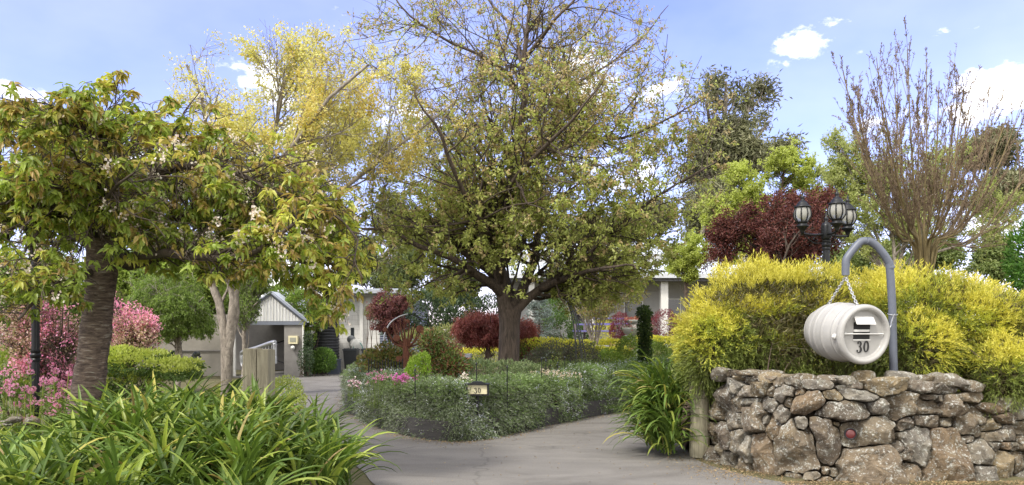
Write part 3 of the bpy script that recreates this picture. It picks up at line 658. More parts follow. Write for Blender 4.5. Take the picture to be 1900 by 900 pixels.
def build_left_house():
    Y = 34.5; s = Y / FOC; X = lambda x: (x - 950) * s; Z = lambda y: EYE - (y - HOR) * s
    t = thing('garage_house', 'white painted block house with low pale roof behind the water tank', 'house', (X(690), Y, 0))
    wm = brickmat('white_block', (.60, .59, .57), (.66, .65, .63), (.5, .49, .47), bw=.42, bh=.2)
    bb(MB(), X(622), X(705), Y, Y + 8, 0, Z(541)).build('wall', wm, t)
    bb(MB(), X(584), X(622) - .003, Y + 2.5, Y + 8, 0, Z(548)).build('rear_wall', solid('grey_weatherboard', (.30, .31, .32), .8), t)
    bb(MB(), X(705) + .004, X(760), Y - .05, Y + 8, 0, Z(552)).build('blue_cladding', ribbed('slate_blue_board', (.085, .10, .15), 3.2, 'Z', .9), t)
    bb(MB(), X(669), X(675), Y - .22, Y - .003, 0, Z(548)).build('pilaster', M['white_paint'], t)
    rm = ribbed('light_steel_roof', (.46, .5, .56), 7, 'X', .6)
    m = MB(); x0, x1 = X(570), X(775)
    poly_prism(m, [(x0, Y - .8, Z(540)), (x0, Y + 4, Z(528)), (x0, Y + 4, Z(528) + .05), (x0, Y - .8, Z(540) + .05)], (x1 - x0, 0, 0)); m.build('roof', rm, t)
    m = MB(); bb(m, x0 - .03, x1 + .03, Y - .93, Y - .805, Z(546), Z(539)); bb(m, x0, x1, Y - .8, Y, Z(543.5), Z(541.5)); m.build('gutter', solid('gutter_grey', (.30, .32, .36), .4), t)
    w = bb(MB(), X(651), X(657), Y - .03, Y - .002, Z(625), Z(608)).build('window', glassmat('dark_window'), t)
    w = bb(MB(), X(592), X(604), Y + 2.44, Y + 2.498, Z(575), Z(555)).build('window', glassmat('dim_window', (.08, .1, .14)), t)
    bb(MB(), X(604), X(607), Y + 2.4, Y + 2.44, Z(578), Z(553)).build('window_frame', M['white_paint'], w)
    dp = MB(); tube(dp, [(X(583), Y - .7, Z(546)), (X(600), Y - .5, Z(552)), (X(616), Y - .06, Z(556)), (X(617), Y - .06, .2)], .05, 8); dp.build('downpipe', solid('pipe_grey', (.38, .39, .4), .5), t, smooth=True)
    # water tank
    yt = 33.0; cx = (600 - 950) / FOC * yt; wt = thing('water_tank', 'tall black ribbed water tank beside the white house', 'water tank', (cx, yt, 0))
    pr = [(0, 0), (.62, 0)]
    for k in range(20): z = .05 + k * .118; pr += [(.62, z), (.645, z + .03), (.645, z + .07), (.62, z + .1)]
    lathe(MB(), pr + [(.62, 2.45)], (cx, yt, 0), sides=40).build('tank_body', solid('black_poly', (.022, .024, .028), .42), wt)
    lathe(MB(), [(.66, 2.45), (.66, 2.5), (.4, 2.62), (.1, 2.68), (0, 2.68)], (cx, yt, 0), sides=40).build('lid', solid('dark_grey_poly', (.07, .075, .085), .5), wt, smooth=True)
    # wheelie bins
    def bin_(x, y0, label, col, grp):
        c = V3([(x - 950) / FOC * y0, y0, 0]); b = thing('wheelie_bin', label, 'bin', c, grp)
        m = MB(); V = V3([(-.22, -.25, .06), (.22, -.25, .06), (.22, .2, .06), (-.22, .2, .06), (-.28, -.34, .92), (.28, -.34, .92), (.28, .3, .92), (-.28, .3, .92)]) + c
        m.add(V, [[0, 3, 2, 1], [4, 5, 6, 7], [0, 1, 5, 4], [1, 2, 6, 5], [2, 3, 7, 6], [3, 0, 4, 7]]); m.build('bin_body', col, b)
        m = MB(); box(m, c + [0, -.02, .955], (.6, .7, .06)); box(m, c + [0, -.02, .995], (.5, .58, .03)); m.build('lid', solid('bin_lid', (.035, .04, .05), .5), b)
        for q in (-.24, .24): lathe(MB(), [(0, -.03), (.1, -.03), (.1, .03), (0, .03)], c + [q * 1.12, .22, .1], (1, 0, 0), 16).build('wheel', M['black'], b, smooth=True)
    bc = solid('charcoal_bin_plastic', (.03, .033, .038), .5)
    bin_(652, 33.6, 'dark wheelie bin with hinged lid left of the hose reel', bc, 'bins outside the white house')
    bin_(686, 33.5, 'grey wheelie bin right of the white pilaster', solid('grey_bin_plastic', (.06, .068, .085), .5), 'bins outside the white house')
    c = at(619, 690, 32.6); b = thing('planter_box', 'squat slate blue planter box at the foot of the water tank', 'planter', (c[0], 32.6, 0))
    bb(MB(), c[0] - .22, c[0] + .25, 32.3, 32.8, 0, .55).build('box', solid('slate_blue_paint', (.07, .085, .12), .6), b)
    m = MB(); bb(m, c[0] - .25, c[0] + .28, 32.27, 32.83, .551, .60); m.build('rim', solid('slate_blue_rim', (.09, .105, .14), .6), b)
    # hose reel
    yh = 34.0; c = at(660, 640, yh); h = thing('hose_reel', 'round white hose reel hanging on the white wall', 'hose reel', c)
    lathe(MB(), [(0, -.14), (.2, -.14), (.26, -.1), (.27, 0), (.26, .1), (.2, .14), (0, .16)], c, (.5, -1, 0), 24).build('reel_case', M['white_paint'], h, smooth=True)
    m = MB(); tube(m, smooth_path([c + [-.05, -.16, 0], c + [-.08, -.25, -.5], c + [-.02, -.25, -1.0], c + [-.25, -.5, -1.16], c + [-.6, -.6, -1.15]], 24), .018, 6)
    tube(m, smooth_path([c + [.2, -.1, .1], c + [.34, -.16, -.2], c + [.3, -.2, -.8], c + [.1, -.4, -1.13]], 20), .018, 6); m.build('hose', solid('teal_hose', (.03, .2, .17), .5), h, smooth=True)
    c = at(651, 629, 34.2); l = thing('wall_light', 'small round grey light fitting on the white wall above the bin', 'wall light', c)
    lathe(MB(), [(0, .2), (.14, .17), (.19, .06), (.15, 0), (0, -.02)], c + [0, .15, 0], (0, -1, -.4), 18).build('shade', solid('grey_fitting', (.14, .15, .16), .4), l, smooth=True)
    # standard topiary in front of the wall
build_left_house()

def build_right_house():
    Y = 38.0; s = Y / FOC; X = lambda x: (x - 950) * s; Z = lambda y: EYE - (y - HOR) * s; g0 = 1.0
    t = thing('main_house', 'long low house with pale corrugated roof and veranda posts behind the garden', 'house', (X(1150), Y, g0))
    rm = ribbed('pale_corrugated_iron', (.55, .60, .68), 6.5, 'X', .7)
    xl, xr = X(925), X(1480)
    m = MB(); poly_prism(m, [(xl, Y - 1.8, Z(514)), (xl, Y + 4.5, Z(432)), (xl, Y + 4.5, Z(432) + .05), (xl, Y - 1.8, Z(514) + .05)], (xr - xl, 0, 0)); m.build('roof', rm, t)
    m = MB(); bb(m, xl, xr, Y - 1.95, Y - 1.8, Z(521), Z(514)); m.build('gutter', solid('pale_gutter', (.5, .52, .55), .4), t)
    m = MB(); bb(m, xl, xr, Y - 1.79, Y - 1.6, Z(526), Z(521.5)); m.build('fascia', solid('dark_fascia', (.1, .1, .11), .6), t)
    wg = solid('pale_grey_render', (.36, .36, .36), .85, var=.06)
    m = MB(); bb(m, X(935), X(1470), Y + .2, Y + .5, g0 - .4, Z(470)); m.build('wall', wg, t)
    bb(MB(), xl, xr, Y - 1.55, Y + .19, Z(523), Z(520)).build('veranda_ceiling', solid('soffit', (.22, .22, .22), .8), t)
    wp = M['white_paint']
    for x, w in ((1095, 10), (1222, 13), (985, 10), (1345, 12)):
        bb(MB(), X(x - w / 2), X(x + w / 2), Y - 1.5, Y - 1.2, g0 - .5, Z(527)).build('veranda_post', wp, t)
    gl = glassmat('shaded_glass', (.012, .014, .016))
    for a, b, y0, y1 in ((1060, 1085, 566, 610), (1105, 1125, 566, 612), (1238, 1262, 556, 606), (1160, 1192, 560, 612)):
        w = bb(MB(), X(a), X(b), Y + .12, Y + .196, Z(y1), Z(y0)).build('window', gl, t)
        m = MB(); bb(m, X(a) - .06, X(b) + .06, Y + .08, Y + .195, Z(y0), Z(y0) + .07); bb(m, X(a) - .06, X(b) + .06, Y + .08, Y + .195, Z(y1) - .07, Z(y1))
        bb(m, X(a) - .06, X(a) - .002, Y + .08, Y + .195, Z(y1), Z(y0)); bb(m, X(b) + .002, X(b) + .06, Y + .08, Y + .195, Z(y1), Z(y0))
        m.build('window_frame', solid('white_frame', (.6, .6, .6), .5), w)
build_right_house()
# ================================================================ LETTERBOX AND METALWORK
def stroke(mb, pts, w, org, ex, ey, nz, th=.006, mi=0):
    """flat raised stroke of varying width in the plane (ex, ey) at org"""
    P = V3(pts); n = len(P); T = np.gradient(P, axis=0); T = nrm(T); S = np.stack([-T[:, 1], T[:, 0]], 1); w = np.broadcast_to(w, (n,))[:, None] / 2
    a, b = P + S * w, P - S * w
    f = lambda q, h: org + q[:, :1] * ex + q[:, 1:2] * ey + nz * h
    V = np.concatenate([f(a, th), f(b, th), f(a, 0), f(b, 0)]); k = np.arange(n - 1)[:, None]
    mb.add(V, np.concatenate([k + [0, n, n + 1, 1], k + [0, 1, 2 * n + 1, 2 * n], k + [n, 3 * n, 3 * n + 1, n + 1]]), mi)
def arc(cx, cy, rx, ry, a0, a1, n=24):
    t = np.radians(np.linspace(a0, a1, n)); return np.stack([cx + rx * np.cos(t), cy + ry * np.sin(t)], 1)
def digits30(mb, org, ex, ey, nz, H):
    """heavy serif numerals 3 and 0"""
    org, ex, ey = V3(org), V3(ex) * H, V3(ey) * H
    up = arc(-.37, .72, .165, .2, 150, -85, 26); lo = arc(-.38, .27, .215, .26, 88, -150, 30)
    wu = np.interp(np.linspace(0, 1, 26), [0, .25, .6, .95, 1], [.06, .05, .17, .07, .05]); wl = np.interp(np.linspace(0, 1, 30), [0, .1, .4, .8, 1], [.05, .07, .20, .06, .05])
    stroke(mb, up, wu, org, ex, ey, nz); stroke(mb, lo, wl, org, ex, ey, nz)
    for cx, cy in ((-.50, .79), (-.55, .16)):
        c = org + ex * cx + ey * cy; t = np.arange(14) * 2 * pi / 14
        mb.add(np.vstack([c + nz * .0075 + .08 * (np.cos(t)[:, None] * ex + np.sin(t)[:, None] * ey), c + nz * .0075]), [[i, (i + 1) % 14, 14] for i in range(14)])
    t = np.linspace(0, 2 * pi, 41); o = np.stack([.33 + .27 * np.cos(t), .5 + .47 * np.sin(t)], 1); i = np.stack([.33 + .12 * np.cos(t), .5 + .40 * np.sin(t)], 1)
    f = lambda q, h: org + q[:, :1] * ex + q[:, 1:2] * ey + nz * h
    V = np.concatenate([f(o, .006), f(i, .006), f(o, 0), f(i, 0)]); k = np.arange(40)[:, None]
    mb.add(V, np.concatenate([k + [0, 1, 42, 41], k + [0, 82, 83, 1], k + [41, 42, 124, 123]]))

def chain(mb, a, b, n, r=.006, w=.022):
    a, b = V3(a), V3(b); d = nrm(b - a); q = nrm(np.cross(d, [0.3, 1., 0])); q2 = np.cross(d, q); Ls = np.linalg.norm(b - a) / n
    for i in range(n):
        c = a + (b - a) * (i + .5) / n; s = q if i % 2 else q2; t = np.arange(13) * 2 * pi / 12
        tube(mb, c + (Ls * .68) * np.cos(t)[:, None] * d + w * .6 * np.sin(t)[:, None] * s, r, 5, cap=False)

def build_letterbox():
    YP = 9.42
    base = at(1657, 702, YP); p = thing('bent_pole', 'blue grey steel pole bent over at the top like a crook behind the stone wall', 'pole', (base[0], YP, .92))
    pts = smooth_path([at(1659, 716, YP), at(1657, 640, YP), at(1655, 560, YP), at(1651, 500, YP), at(1647, 483, YP), at(1630, 460, YP), at(1616, 449, YP), at(1605, 447, YP), at(1594, 451, YP), at(1577, 471, YP), at(1570, 483, YP), at(1569, 496, YP), at(1569, 511, YP)], 110)
    tube(MB(), pts, .045, 20).build('pole_tube', M['grey_paint'], p, smooth=True)
    m = MB(); c = at(1652, 497, YP); lathe(m, [(.0465, -.02), (.05, -.012), (.05, .012), (.0465, .02)], c, pts[38] - pts[34], 20); m.build('weld_seam', M['grey_paint'], p, smooth=True)
    # barrel: axis n points out of the numbered end
    n = nrm(V3([sin(radians(15.5)), -cos(radians(15.5)), -.075])); ex = nrm(np.cross([0, 0, 1.], n)) * 1.0; ex = nrm(V3([-n[1], n[0], 0])); ey = np.cross(n, ex); ey = ey if ey[2] > 0 else -ey
    face = at(1607, 621, 8.96); Lb = .80; mid = face - n * Lb / 2
    b = thing('barrel_letterbox', 'white barrel letterbox with black number 30 hanging on chains from the bent pole', 'letterbox', mid)
    prof = [(0, -.40), (.20, -.40), (.235, -.392), (.252, -.37), (.256, -.35), (.262, -.335), (.29, -.28), (.311, -.215), (.315, -.20), (.322, -.195), (.324, -.165), (.321, -.16), (.332, -.10), (.335, -.085), (.341, -.08), (.342, -.055), (.337, -.05), (.338, 0), (.337, .05), (.342, .055), (.341, .08), (.335, .085),
            (.329, .12), (.318, .175), (.310, .20), (.318, .205), (.318, .228), (.308, .234), (.298, .28), (.292, .298), (.303, .305), (.327, .318), (.336, .34), (.336, .365), (.328, .39), (.312, .402), (.296, .404), (.280, .396), (.272, .38), (.268, .355), (.262, .345), (0, .345)]
    P = V3(prof); d = np.r_[0, np.cumsum(np.linalg.norm(np.diff(P, axis=0), axis=1))]; q = np.linspace(0, d[-1], 200); prf = np.stack([np.interp(q, d, P[:, 0]), np.interp(q, d, P[:, 1])], 1)
    lathe(MB(), prf, mid, n, 72).build('barrel_body', solid('moulded_white_plastic', (.36, .353, .335), .5, var=.10, nscale=5, coat=.12), b, smooth=True)
    o = mid + n * .3455; A = lambda u, v, w=0: o + ex * u + ey * v + n * w
    # slot: dark opening with lifted flap, lower slot and divider rod
    def quadbox(mb, u0, u1, v0, v1, w0, w1, lean=0):
        V = [A(u, v, w + (lean if v == v0 else 0)) for w in (w0, w1) for v in (v0, v1) for u in (u0, u1)]
        mb.add(V, [[0, 1, 3, 2], [4, 6, 7, 5], [0, 4, 5, 1], [2, 3, 7, 6], [0, 2, 6, 4], [1, 5, 7, 3]])
    m = MB(); quadbox(m, -.125, .09, .055, .135, .0, .004); quadbox(m, -.125, .09, -.055, .03, .0, .004); m.build('slot_opening', M['black'], b)
    m = MB(); quadbox(m, -.135, .115, .115, .195, .012, .018, lean=.05); quadbox(m, -.12, .1, .19, .2, .002, .012); m.build('flap', M['white_paint'], b)
    m = MB(); quadbox(m, -.128, .06, .030, .054, .002, .03); quadbox(m, -.13, .095, -.068, -.056, .001, .012); m.build('slot_sill', M['white_paint'], b)
    m = MB(); tube(m, [A(-.262, .006, .02), A(.255, .006, .02)], .0085, 8); lathe(m, [(0, .012), (.012, .01), (.014, 0)], A(-.235, .006, .012), n, 10); m.build('cross_rod', M['white_paint'], b, smooth=True)
    m = MB(); digits30(m, A(.005, -.205, .003), ex, ey, n, .135); m.build('number', M['ink'], b)
    m = MB()
    th = radians(168); c = mid + n * .13; rd = ex * cos(th) + ey * sin(th)
    for th, hh in ((radians(186), .268),):
        rd = ex * cos(th) + ey * sin(th); lathe(m, [(.030, -.02), (.032, .012), (.026, .02), (.012, .022), (.010, .034), (0, .036)], mid + n * hh + rd * .305, rd, 18)
    m.build('bung', M['white_paint'], b, smooth=True)
    # chains run from the pole mouth to the two eyes on top
    hook = at(1569, 512, YP) - [0, 0, .01]
    e1 = mid + n * .225 + ey * .325; e2 = mid - n * .27 + ey * .31
    m = MB(); chain(m, hook + [0, 0, 0], e1, 13); m.build('chain', M['galv'], b, smooth=True); m = MB(); chain(m, hook, e2, 15); m.build('chain', M['galv'], b, smooth=True)
    t = np.arange(17) * 2 * pi / 16
    for e in (e1, e2):
        m = MB(); tube(m, e + .02 * np.cos(t)[:, None] * n + .02 * np.sin(t)[:, None] * ey, .005, 6, cap=False); lathe(m, [(.0, -.03), (.014, -.03), (.014, .0), (0, .004)], e - ey * .004, ey, 10); m.build('eye_bolt', M['galv'], b, smooth=True)
    m = MB(); tube(m, hook + .022 * np.cos(t)[:, None] * V3([1, 0, 0]) + .022 * np.sin(t)[:, None] * V3([0, 0, 1.]), .006, 6, cap=False)
    m.build('hook_ring', M['galv'], b, smooth=True)
    # wire stay from the barrel rim to the pole
    s0 = mid + n * .37 + ex * .325 + ey * .06; s1 = at(1656, 583, YP) - [0, .05, 0]
    m = MB(); tube(m, smooth_path([s0, s0 + ex * .02 + ey * .04, (s0 + s1) / 2 + [0, 0, .01], s1], 14), .006, 6)
    hx = np.linspace(0, 1, 60); dd = s1 - s0; q1 = nrm(np.cross(dd, [0, 0, 1.])); q2 = np.cross(nrm(dd), q1)
    tube(m, s0 + dd * (.3 + .6 * hx[:, None]) + .012 * (np.cos(hx * 50)[:, None] * q1 + np.sin(hx * 50)[:, None] * q2), .003, 4)
    t = np.linspace(0, 2 * pi, 24); tube(m, s1 * [1, 0, 1] + V3([0, YP, 0]) + .052 * np.stack([np.cos(t), np.sin(t), .25 * np.sin(t)], 1), .005, 5, cap=False)
    m.build('spring_stay', M['galv'], b, smooth=True)
build_letterbox()

def build_lamp(loc, H, label, arms, rot=0.0, only_post=False):
    x, y, z = loc; t = thing('garden_lamp', label, 'lamp post', loc, 'black garden lamp posts'); c = V3(loc); bm = M['black_metal']
    post = MB(); hp = H - .62
    lathe(post, [(0, 0), (.13, 0), (.13, .06), (.09, .12), (.075, .3), (.055, .36), (.05, .40)], c, sides=20)
    a = np.arange(24); r = .045 + .004 * (a % 2)
    th = a * 2 * pi / 24; V = np.concatenate([np.stack([r * np.cos(th), r * np.sin(th), np.full(24, h)], 1) for h in (.38, hp * .5, hp)]) + c
    idx = np.arange(72).reshape(3, 24); nx = np.roll(idx, -1, 1); post.add(V, np.stack([idx[:-1], nx[:-1], nx[1:], idx[1:]], -1).reshape(-1, 4))
    for h in (hp * .5, hp - .04): lathe(post, [(.04, -.09), (.058, -.08), (.06, -.06), (.05, -.045), (.064, -.02), (.066, .0), (.05, .02), (.058, .04), (.06, .055), (.04, .06)], c + [0, 0, h], sides=20)
    post.build('post', bm, t, smooth=False)
    hub = MB(); lathe(hub, [(.0, 0), (.055, 0), (.07, .03), (.07, .2), (.055, .24), (.02, .26), (.03, .29), (.03, .32), (.012, .34), (.014, .38), (0, .41)], c + [0, 0, hp + .02], sides=20); hub.build('hub', bm, t, smooth=True)
    gl = M.get('lantern_glass')
    if gl is None:
        m, nt, N, L = newmat('frosted_lantern_glass'); p = nd(N, 'ShaderNodeBsdfPrincipled', i_Roughness=.16); p.inputs['Base Color'].default_value = (.55, .55, .5, 1)
        p.inputs['Transmission Weight'].default_value = .5; p.inputs['IOR'].default_value = 1.2; oo = N.new('ShaderNodeOutputMaterial'); L.new(p.outputs[0], oo.inputs[0]); gl = M['lantern_glass'] = m
    lsc = lambda pr, k=.87: [(r_ * k, h_ if h_ < .1 else .1 + (h_ - .1) * .92) for r_, h_ in pr]
    for k, ang in enumerate(arms):
        d = V3([cos(ang), sin(ang), 0]); e = c + d * .40 + [0, 0, hp + .10]
        m = MB(); tube(m, smooth_path([c + d * .05 + [0, 0, hp + .1], c + d * .25 + [0, 0, hp + .085], e], 12), .017, 8)
        tube(m, smooth_path([c + d * .05 + [0, 0, hp - .02], c + d * .2 + [0, 0, hp - .03], c + d * .31 + [0, 0, hp + .03], c + d * .36 + [0, 0, hp + .08]], 16), .008, 6)
        tt = np.linspace(0, 5.2, 26); tube(m, c + d * .17 + [0, 0, hp + .025] + (np.cos(tt) * (.045 - .006 * tt))[:, None] * d + (np.sin(tt) * (.045 - .006 * tt))[:, None] * V3([0, 0, 1.]), .006, 6)
        m.build('arm', bm, t, smooth=True)
        f = MB(); lathe(f, lsc([(0, -.02), (.022, -.02), (.03, .02), (.045, .055), (.085, .085), (.10, .1), (.10, .115), (.07, .125), (.07, .145), (.09, .16), (.095, .175), (.0, .175)]), e, sides=20)
        lathe(f, lsc([(.118, .385), (.135, .39), (.132, .405), (.09, .435), (.085, .455), (.06, .48), (.03, .5), (.022, .52), (.034, .54), (.03, .56), (.012, .58), (.016, .6), (.0, .65)]), e, sides=20)
        for j in range(8):
            a0 = j * pi / 4 + .3; q = V3([cos(a0), sin(a0), 0]); hs = np.linspace(0, 1, 9)
            tube(f, e + q * (np.interp(hs, [0, .25, .55, 1], [.078, .110, .121, .099]))[:, None] + V3([0, 0, 1.]) * (.165 + .20 * hs)[:, None], .0095, 5)
        lan = f.build('lantern', bm, t, smooth=True)
        lathe(MB(), lsc([(.078, .172), (.105, .2), (.124, .24), (.13, .28), (.126, .33), (.11, .385)]), e, sides=24).build('glass', gl, lan, smooth=True)
        lathe(MB(), [(.0, .17), (.018, .18), (.018, .28), (.012, .33), (0, .335)], e, sides=12).build('candle_tube', M['cream'], lan, smooth=True)
xr_, yr_ = (1533 - 950) / FOC * 11.6, 11.6
build_lamp((xr_, yr_, .93), 2.62, 'black three lantern lamp post rising behind the golden conifers', [radians(197), radians(-91), radians(22)])
build_lamp(((66 - 950) / FOC * 10.2, 10.2, 0), 3.3, 'dark fluted lamp post standing among pink flowers left of the cherry trunk', [radians(170), radians(50), radians(-70)])

def build_gate():
    Yg = 13.0; s = Yg / FOC
    t = thing('farm_gate', 'open galvanised pipe gate beside the weathered post', 'gate', at(480, 720, Yg) * [1, 1, 0])
    a, b = at(448, 655, Yg + 1.6), at(510, 634, Yg - .2); zb = .25
    m = MB(); P = smooth_path([V3([a[0], a[1], zb]), a - [0, 0, .12], a + [0, 0, -.03], a + (b - a) * .06 + [0, 0, .01], a + (b - a) * .5, b - (b - a) * .06 + [0, 0, 0], b - [0, 0, .04], b - [0, 0, .2], V3([b[0], b[1], zb])], 60)
    tube(m, P, .033, 10); tube(m, [V3([a[0], a[1], zb]), V3([b[0], b[1], zb])], .025, 8); m.build('frame', M['galv'], t, smooth=True)
    m = MB()
    for k in range(1, 12):
        p = a + (b - a) * k / 12; tube(m, [[p[0], p[1], zb], [p[0], p[1], p[2] - .02]], .007, 5)
    for z in (.45, .65, .85): tube(m, [[a[0], a[1], z], [b[0], b[1], z * 1.02]], .006, 5)
    m.build('mesh_bars', M['galv'], t)
    m = MB(); c = at(509, 668, Yg - .2); lathe(m, [(.04, -.06), (.045, -.05), (.045, .05), (.04, .06)], c, sides=12); box(m, c + [-.03, -.02, 0], (.1, .05, .04)); m.build('hinge', M['galv'], t)
    g = thing('timber_post', 'thick weathered split timber gate post behind the big agapanthus', 'post', at(478, 700, 12.0) * [1, 1, 0], 'timber gate posts')
    c0 = at(467, 700, 12.0); m = MB()
    for (x0, x1, dz) in ((456.5, 481, 0), (482.5, 503, -.01)):
        X0, X1 = at(x0, 0, 12.0)[0], at(x1, 0, 12.0)[0]; z1 = at(0, 648, 12.0)[2] + dz
        xs = np.linspace(X0, X1, 6); mm = MB()
        bb(m, X0, X1, 11.85, 12.2, 0, z1); box(m, ((X0 + X1) / 2, 12.02, z1 + .006), (X1 - X0 - .03, .3, .012))
    m.build('post_wood', M['timber'], g)
    # right round post
    Yp = 10.55; c = at(1297, 850, Yp); g = thing('timber_post', 'round grey timber post between the right agapanthus and the stone wall', 'post', (c[0], Yp, 0), 'timber gate posts')
    hs = np.linspace(0, 1, 16); P = np.stack([c[0] + .01 * np.sin(hs * 5), np.full(16, Yp), hs * 1.35], 1); m = MB(); tube(m, P, .125 + .006 * np.sin(hs * 11), 24); m.build('post_wood', M['timber'], g, smooth=True)
build_gate()

def build_sign():
    Y = 12.3; c = at(886, 716, Y) ; e = V3([1, 0.12, 0]); e = nrm(e)
    t = thing('house_number_sign', 'small cream number 30 light box with black roof standing in the rosemary hedge', 'number sign', (c[0], Y, .3))
    w = .30; z0, z1 = at(0, 731, Y)[2], at(0, 714, Y)[2]
    m = MB(); box(m, (c[0], Y, z1 + .012), (w + .07, .16, .022)); poly_prism(m, [(c[0] - .12, Y - .06, z1 + .023), (c[0] + .12, Y - .06, z1 + .023), (c[0] + .06, Y, z1 + .05), (c[0] - .06, Y, z1 + .05)], (0, .08, 0))
    box(m, (c[0] - w / 2 - .012, Y, (z0 + z1) / 2), (.03, .11, z1 - z0)); box(m, (c[0] + w / 2 + .012, Y, (z0 + z1) / 2), (.03, .11, z1 - z0)); box(m, (c[0], Y, z0 - .012), (w + .05, .11, .02))
    tube(m, [(c[0], Y, .3), (c[0], Y, z0 - .02)], .02, 8); m.build('housing', M['black_metal'], t)
    box(MB(), (c[0], Y - .01, (z0 + z1) / 2), (w, .06, z1 - z0 - .004)).build('panel', M['cream'], t)
    m = MB(); digits30(m, V3([c[0], Y - .043, z0 + .015]), V3([1, 0, 0]), V3([0, 0, 1.]), V3([0, -1., 0]), .085); m.build('number', M['ink'], t)
build_sign()

def build_metal_bits():
    # rusted steel tree sculpture
    Y = 16.0; c = at(755, 690, Y); z0 = .38; t = thing('tree_sculpture', 'rusty steel cut-out tree sculpture in the garden bed', 'sculpture', (c[0], Y, z0))
    g = np.random.default_rng(4); m = MB(); base = at(755, 715, Y); base[2] = z0
    tube(m, smooth_path([base, at(754, 670, Y), at(752, 640, Y), at(753, 628, Y)], 12), np.linspace(.07, .05, 12), 8)
    tips = []
    for k, (x, y) in enumerate([(716, 606), (722, 622), (735, 600), (742, 592), (750, 590), (760, 594), (770, 600), (782, 608), (790, 620), (733, 612), (775, 616), (765, 604), (728, 600)]):
        e = at(x, y, Y + g.uniform(-.12, .12)); s = at(753, 645, Y); mid_ = (s + e) / 2 + V3([(e[0] - s[0]) * .15, 0, -.05]); tube(m, smooth_path([s, mid_, e], 12), np.linspace(.028, .01, 12), 6); tips.append(e)
    m.build('branches', M['rust'], t)
    m = MB(); box(m, (c[0], Y, at(0, 666, Y)[2]), (.42, .02, .10)); poly_prism(m, [at(744, 664, Y), at(764, 664, Y), at(757, 650, Y), at(750, 650, Y)], (0, .02, 0)); m.build('plate', M['rust'], t)
    for x, y, r in ((736, 628, .075), (779, 611, .08), (715, 612, .05), (790, 626, .05), (756, 596, .045)):
        lathe(MB(), [(0, -.02), (r * .8, -.02), (r, 0), (r * .8, .02), (0, .02)], at(x, y, Y - .05), (0.1, -1, .1), 18).build('leaf_disc', M['rust'], t)
    # curved garden arch rods
    t = thing('garden_arch', 'thin bent metal rod arch above the rose bushes', 'garden arch', at(775, 700, 17) * [1, 1, 0] + [0, 0, .38])
    m = MB(); tube(m, smooth_path([at(712, 640, 17), at(714, 620, 17), at(724, 600, 17), at(740, 588, 17), at(757, 583, 17)], 30), .018, 6); m.build('left_rod', M['galv'], t, smooth=True)
    m = MB(); tube(m, smooth_path([at(757, 583, 17), at(780, 590, 17), at(797, 606, 17), at(804, 628, 17), at(806, 700, 17)], 30), .011, 6); tube(m, smooth_path([at(712, 640, 17), at(711, 700, 17)], 4), .015, 6); m.build('right_rod', M['black_metal'], t, smooth=True)
    # black pickets
    for k, (x, y0, y1, Y) in enumerate([(941, 684, 722, 12.9), (1005, 668, 708, 14.4), (1013, 672, 708, 14.8), (1048, 666, 706, 16), (884, 678, 716, 12.9), (770, 690, 722, 12.6), (1058, 672, 700, 17.0), (1035, 676, 704, 15.6)]):
        a, b = at(x, y0, Y), at(x + .5, y1, Y); b[2] = .36
        lab = ['black steel garden stake in front of the big tree trunk, taller with a pointed tip', 'black garden stake left of a close pair by the pale flowers', 'black garden stake right of a close pair by the pale flowers', 'slim black garden stake at the foot of the obelisk',
               'dark garden stake rising just behind the number sign', 'short black garden stake beside the lime bush', 'slim black garden stake right of the obelisk foot', 'thin black garden stake beside the pale flowers on the right'][k]
        s_ = thing('garden_stake', lab, 'garden stake', (b[0], b[1], .36), 'black garden stakes in the bed')
        m = MB(); tube(m, [b, a], .009, 6); lathe(m, [(0, 0), (.015, .01), (.014, .03), (0, .06)], a, sides=8); m.build('rod', M['black_metal'], s_)
    t = thing('picket_fence', 'low black wire edging fence among the roses', 'fence', at(715, 690, 15.2) * [1, 1, 0] + [0, 0, .38]); m = MB()
    for x in np.arange(684, 750, 5.2):
        p = at(x, 668 + 3 * sin(x), 15.2); tube(m, [[p[0], 15.2, .37], p], .011, 5)
    for z in (.55, .8): tube(m, [[at(684, 0, 15.2)[0], 15.2, z], [at(750, 0, 15.2)[0], 15.2, z]], .009, 5)
    m.build('pickets', M['black_metal'], t)
    # old iron wheel half sunk in the bed
    c = at(980, 700, 15.0); c[2] = .52; t = thing('iron_wheel', 'old rusty iron wheel half buried beside the big trunk', 'wheel', c); m = MB(); a = np.linspace(0, 2 * pi, 40); ax = nrm(V3([.8, -.6, 0])); u = np.cross(ax, [0, 0, 1.])
    for off in (-.03, .03): tube(m, c + ax * off + .30 * (np.cos(a)[:, None] * u + np.sin(a)[:, None] * V3([0, 0, 1.])), .014, 6, cap=False)
    m.build('rim', M['rust'], t); m = MB()
    for k in range(5): d = cos(k * 1.257) * u + sin(k * 1.257) * V3([0, 0, 1.]); tube(m, [c, c + d * .3], .012, 5)
    lathe(m, [(0, -.05), (.05, -.05), (.05, .05), (0, .05)], c, ax, 12); m.build('spokes', M['rust'], t)
    # obelisk of slim poles
    Y = 19.5; c = at(1078, 700, Y); t = thing('plant_obelisk', 'tall leaning wigwam of thin grey poles right of the big trunk', 'plant support', (c[0], Y, .5)); m = MB(); top = at(1056, 548, Y)
    for k in range(5):
        f = V3([c[0] + .18 * cos(k * 1.26) + .02, Y + .2 * sin(k * 1.26), .45]); tube(m, smooth_path([f, (f + top) / 2 + V3([.07, 0, -.0]), top + V3([.03 * cos(k), .03 * sin(k), 0])], 10), .016, 5)
    m.build('poles', solid('grey_pole', (.12, .13, .125), .6), t)
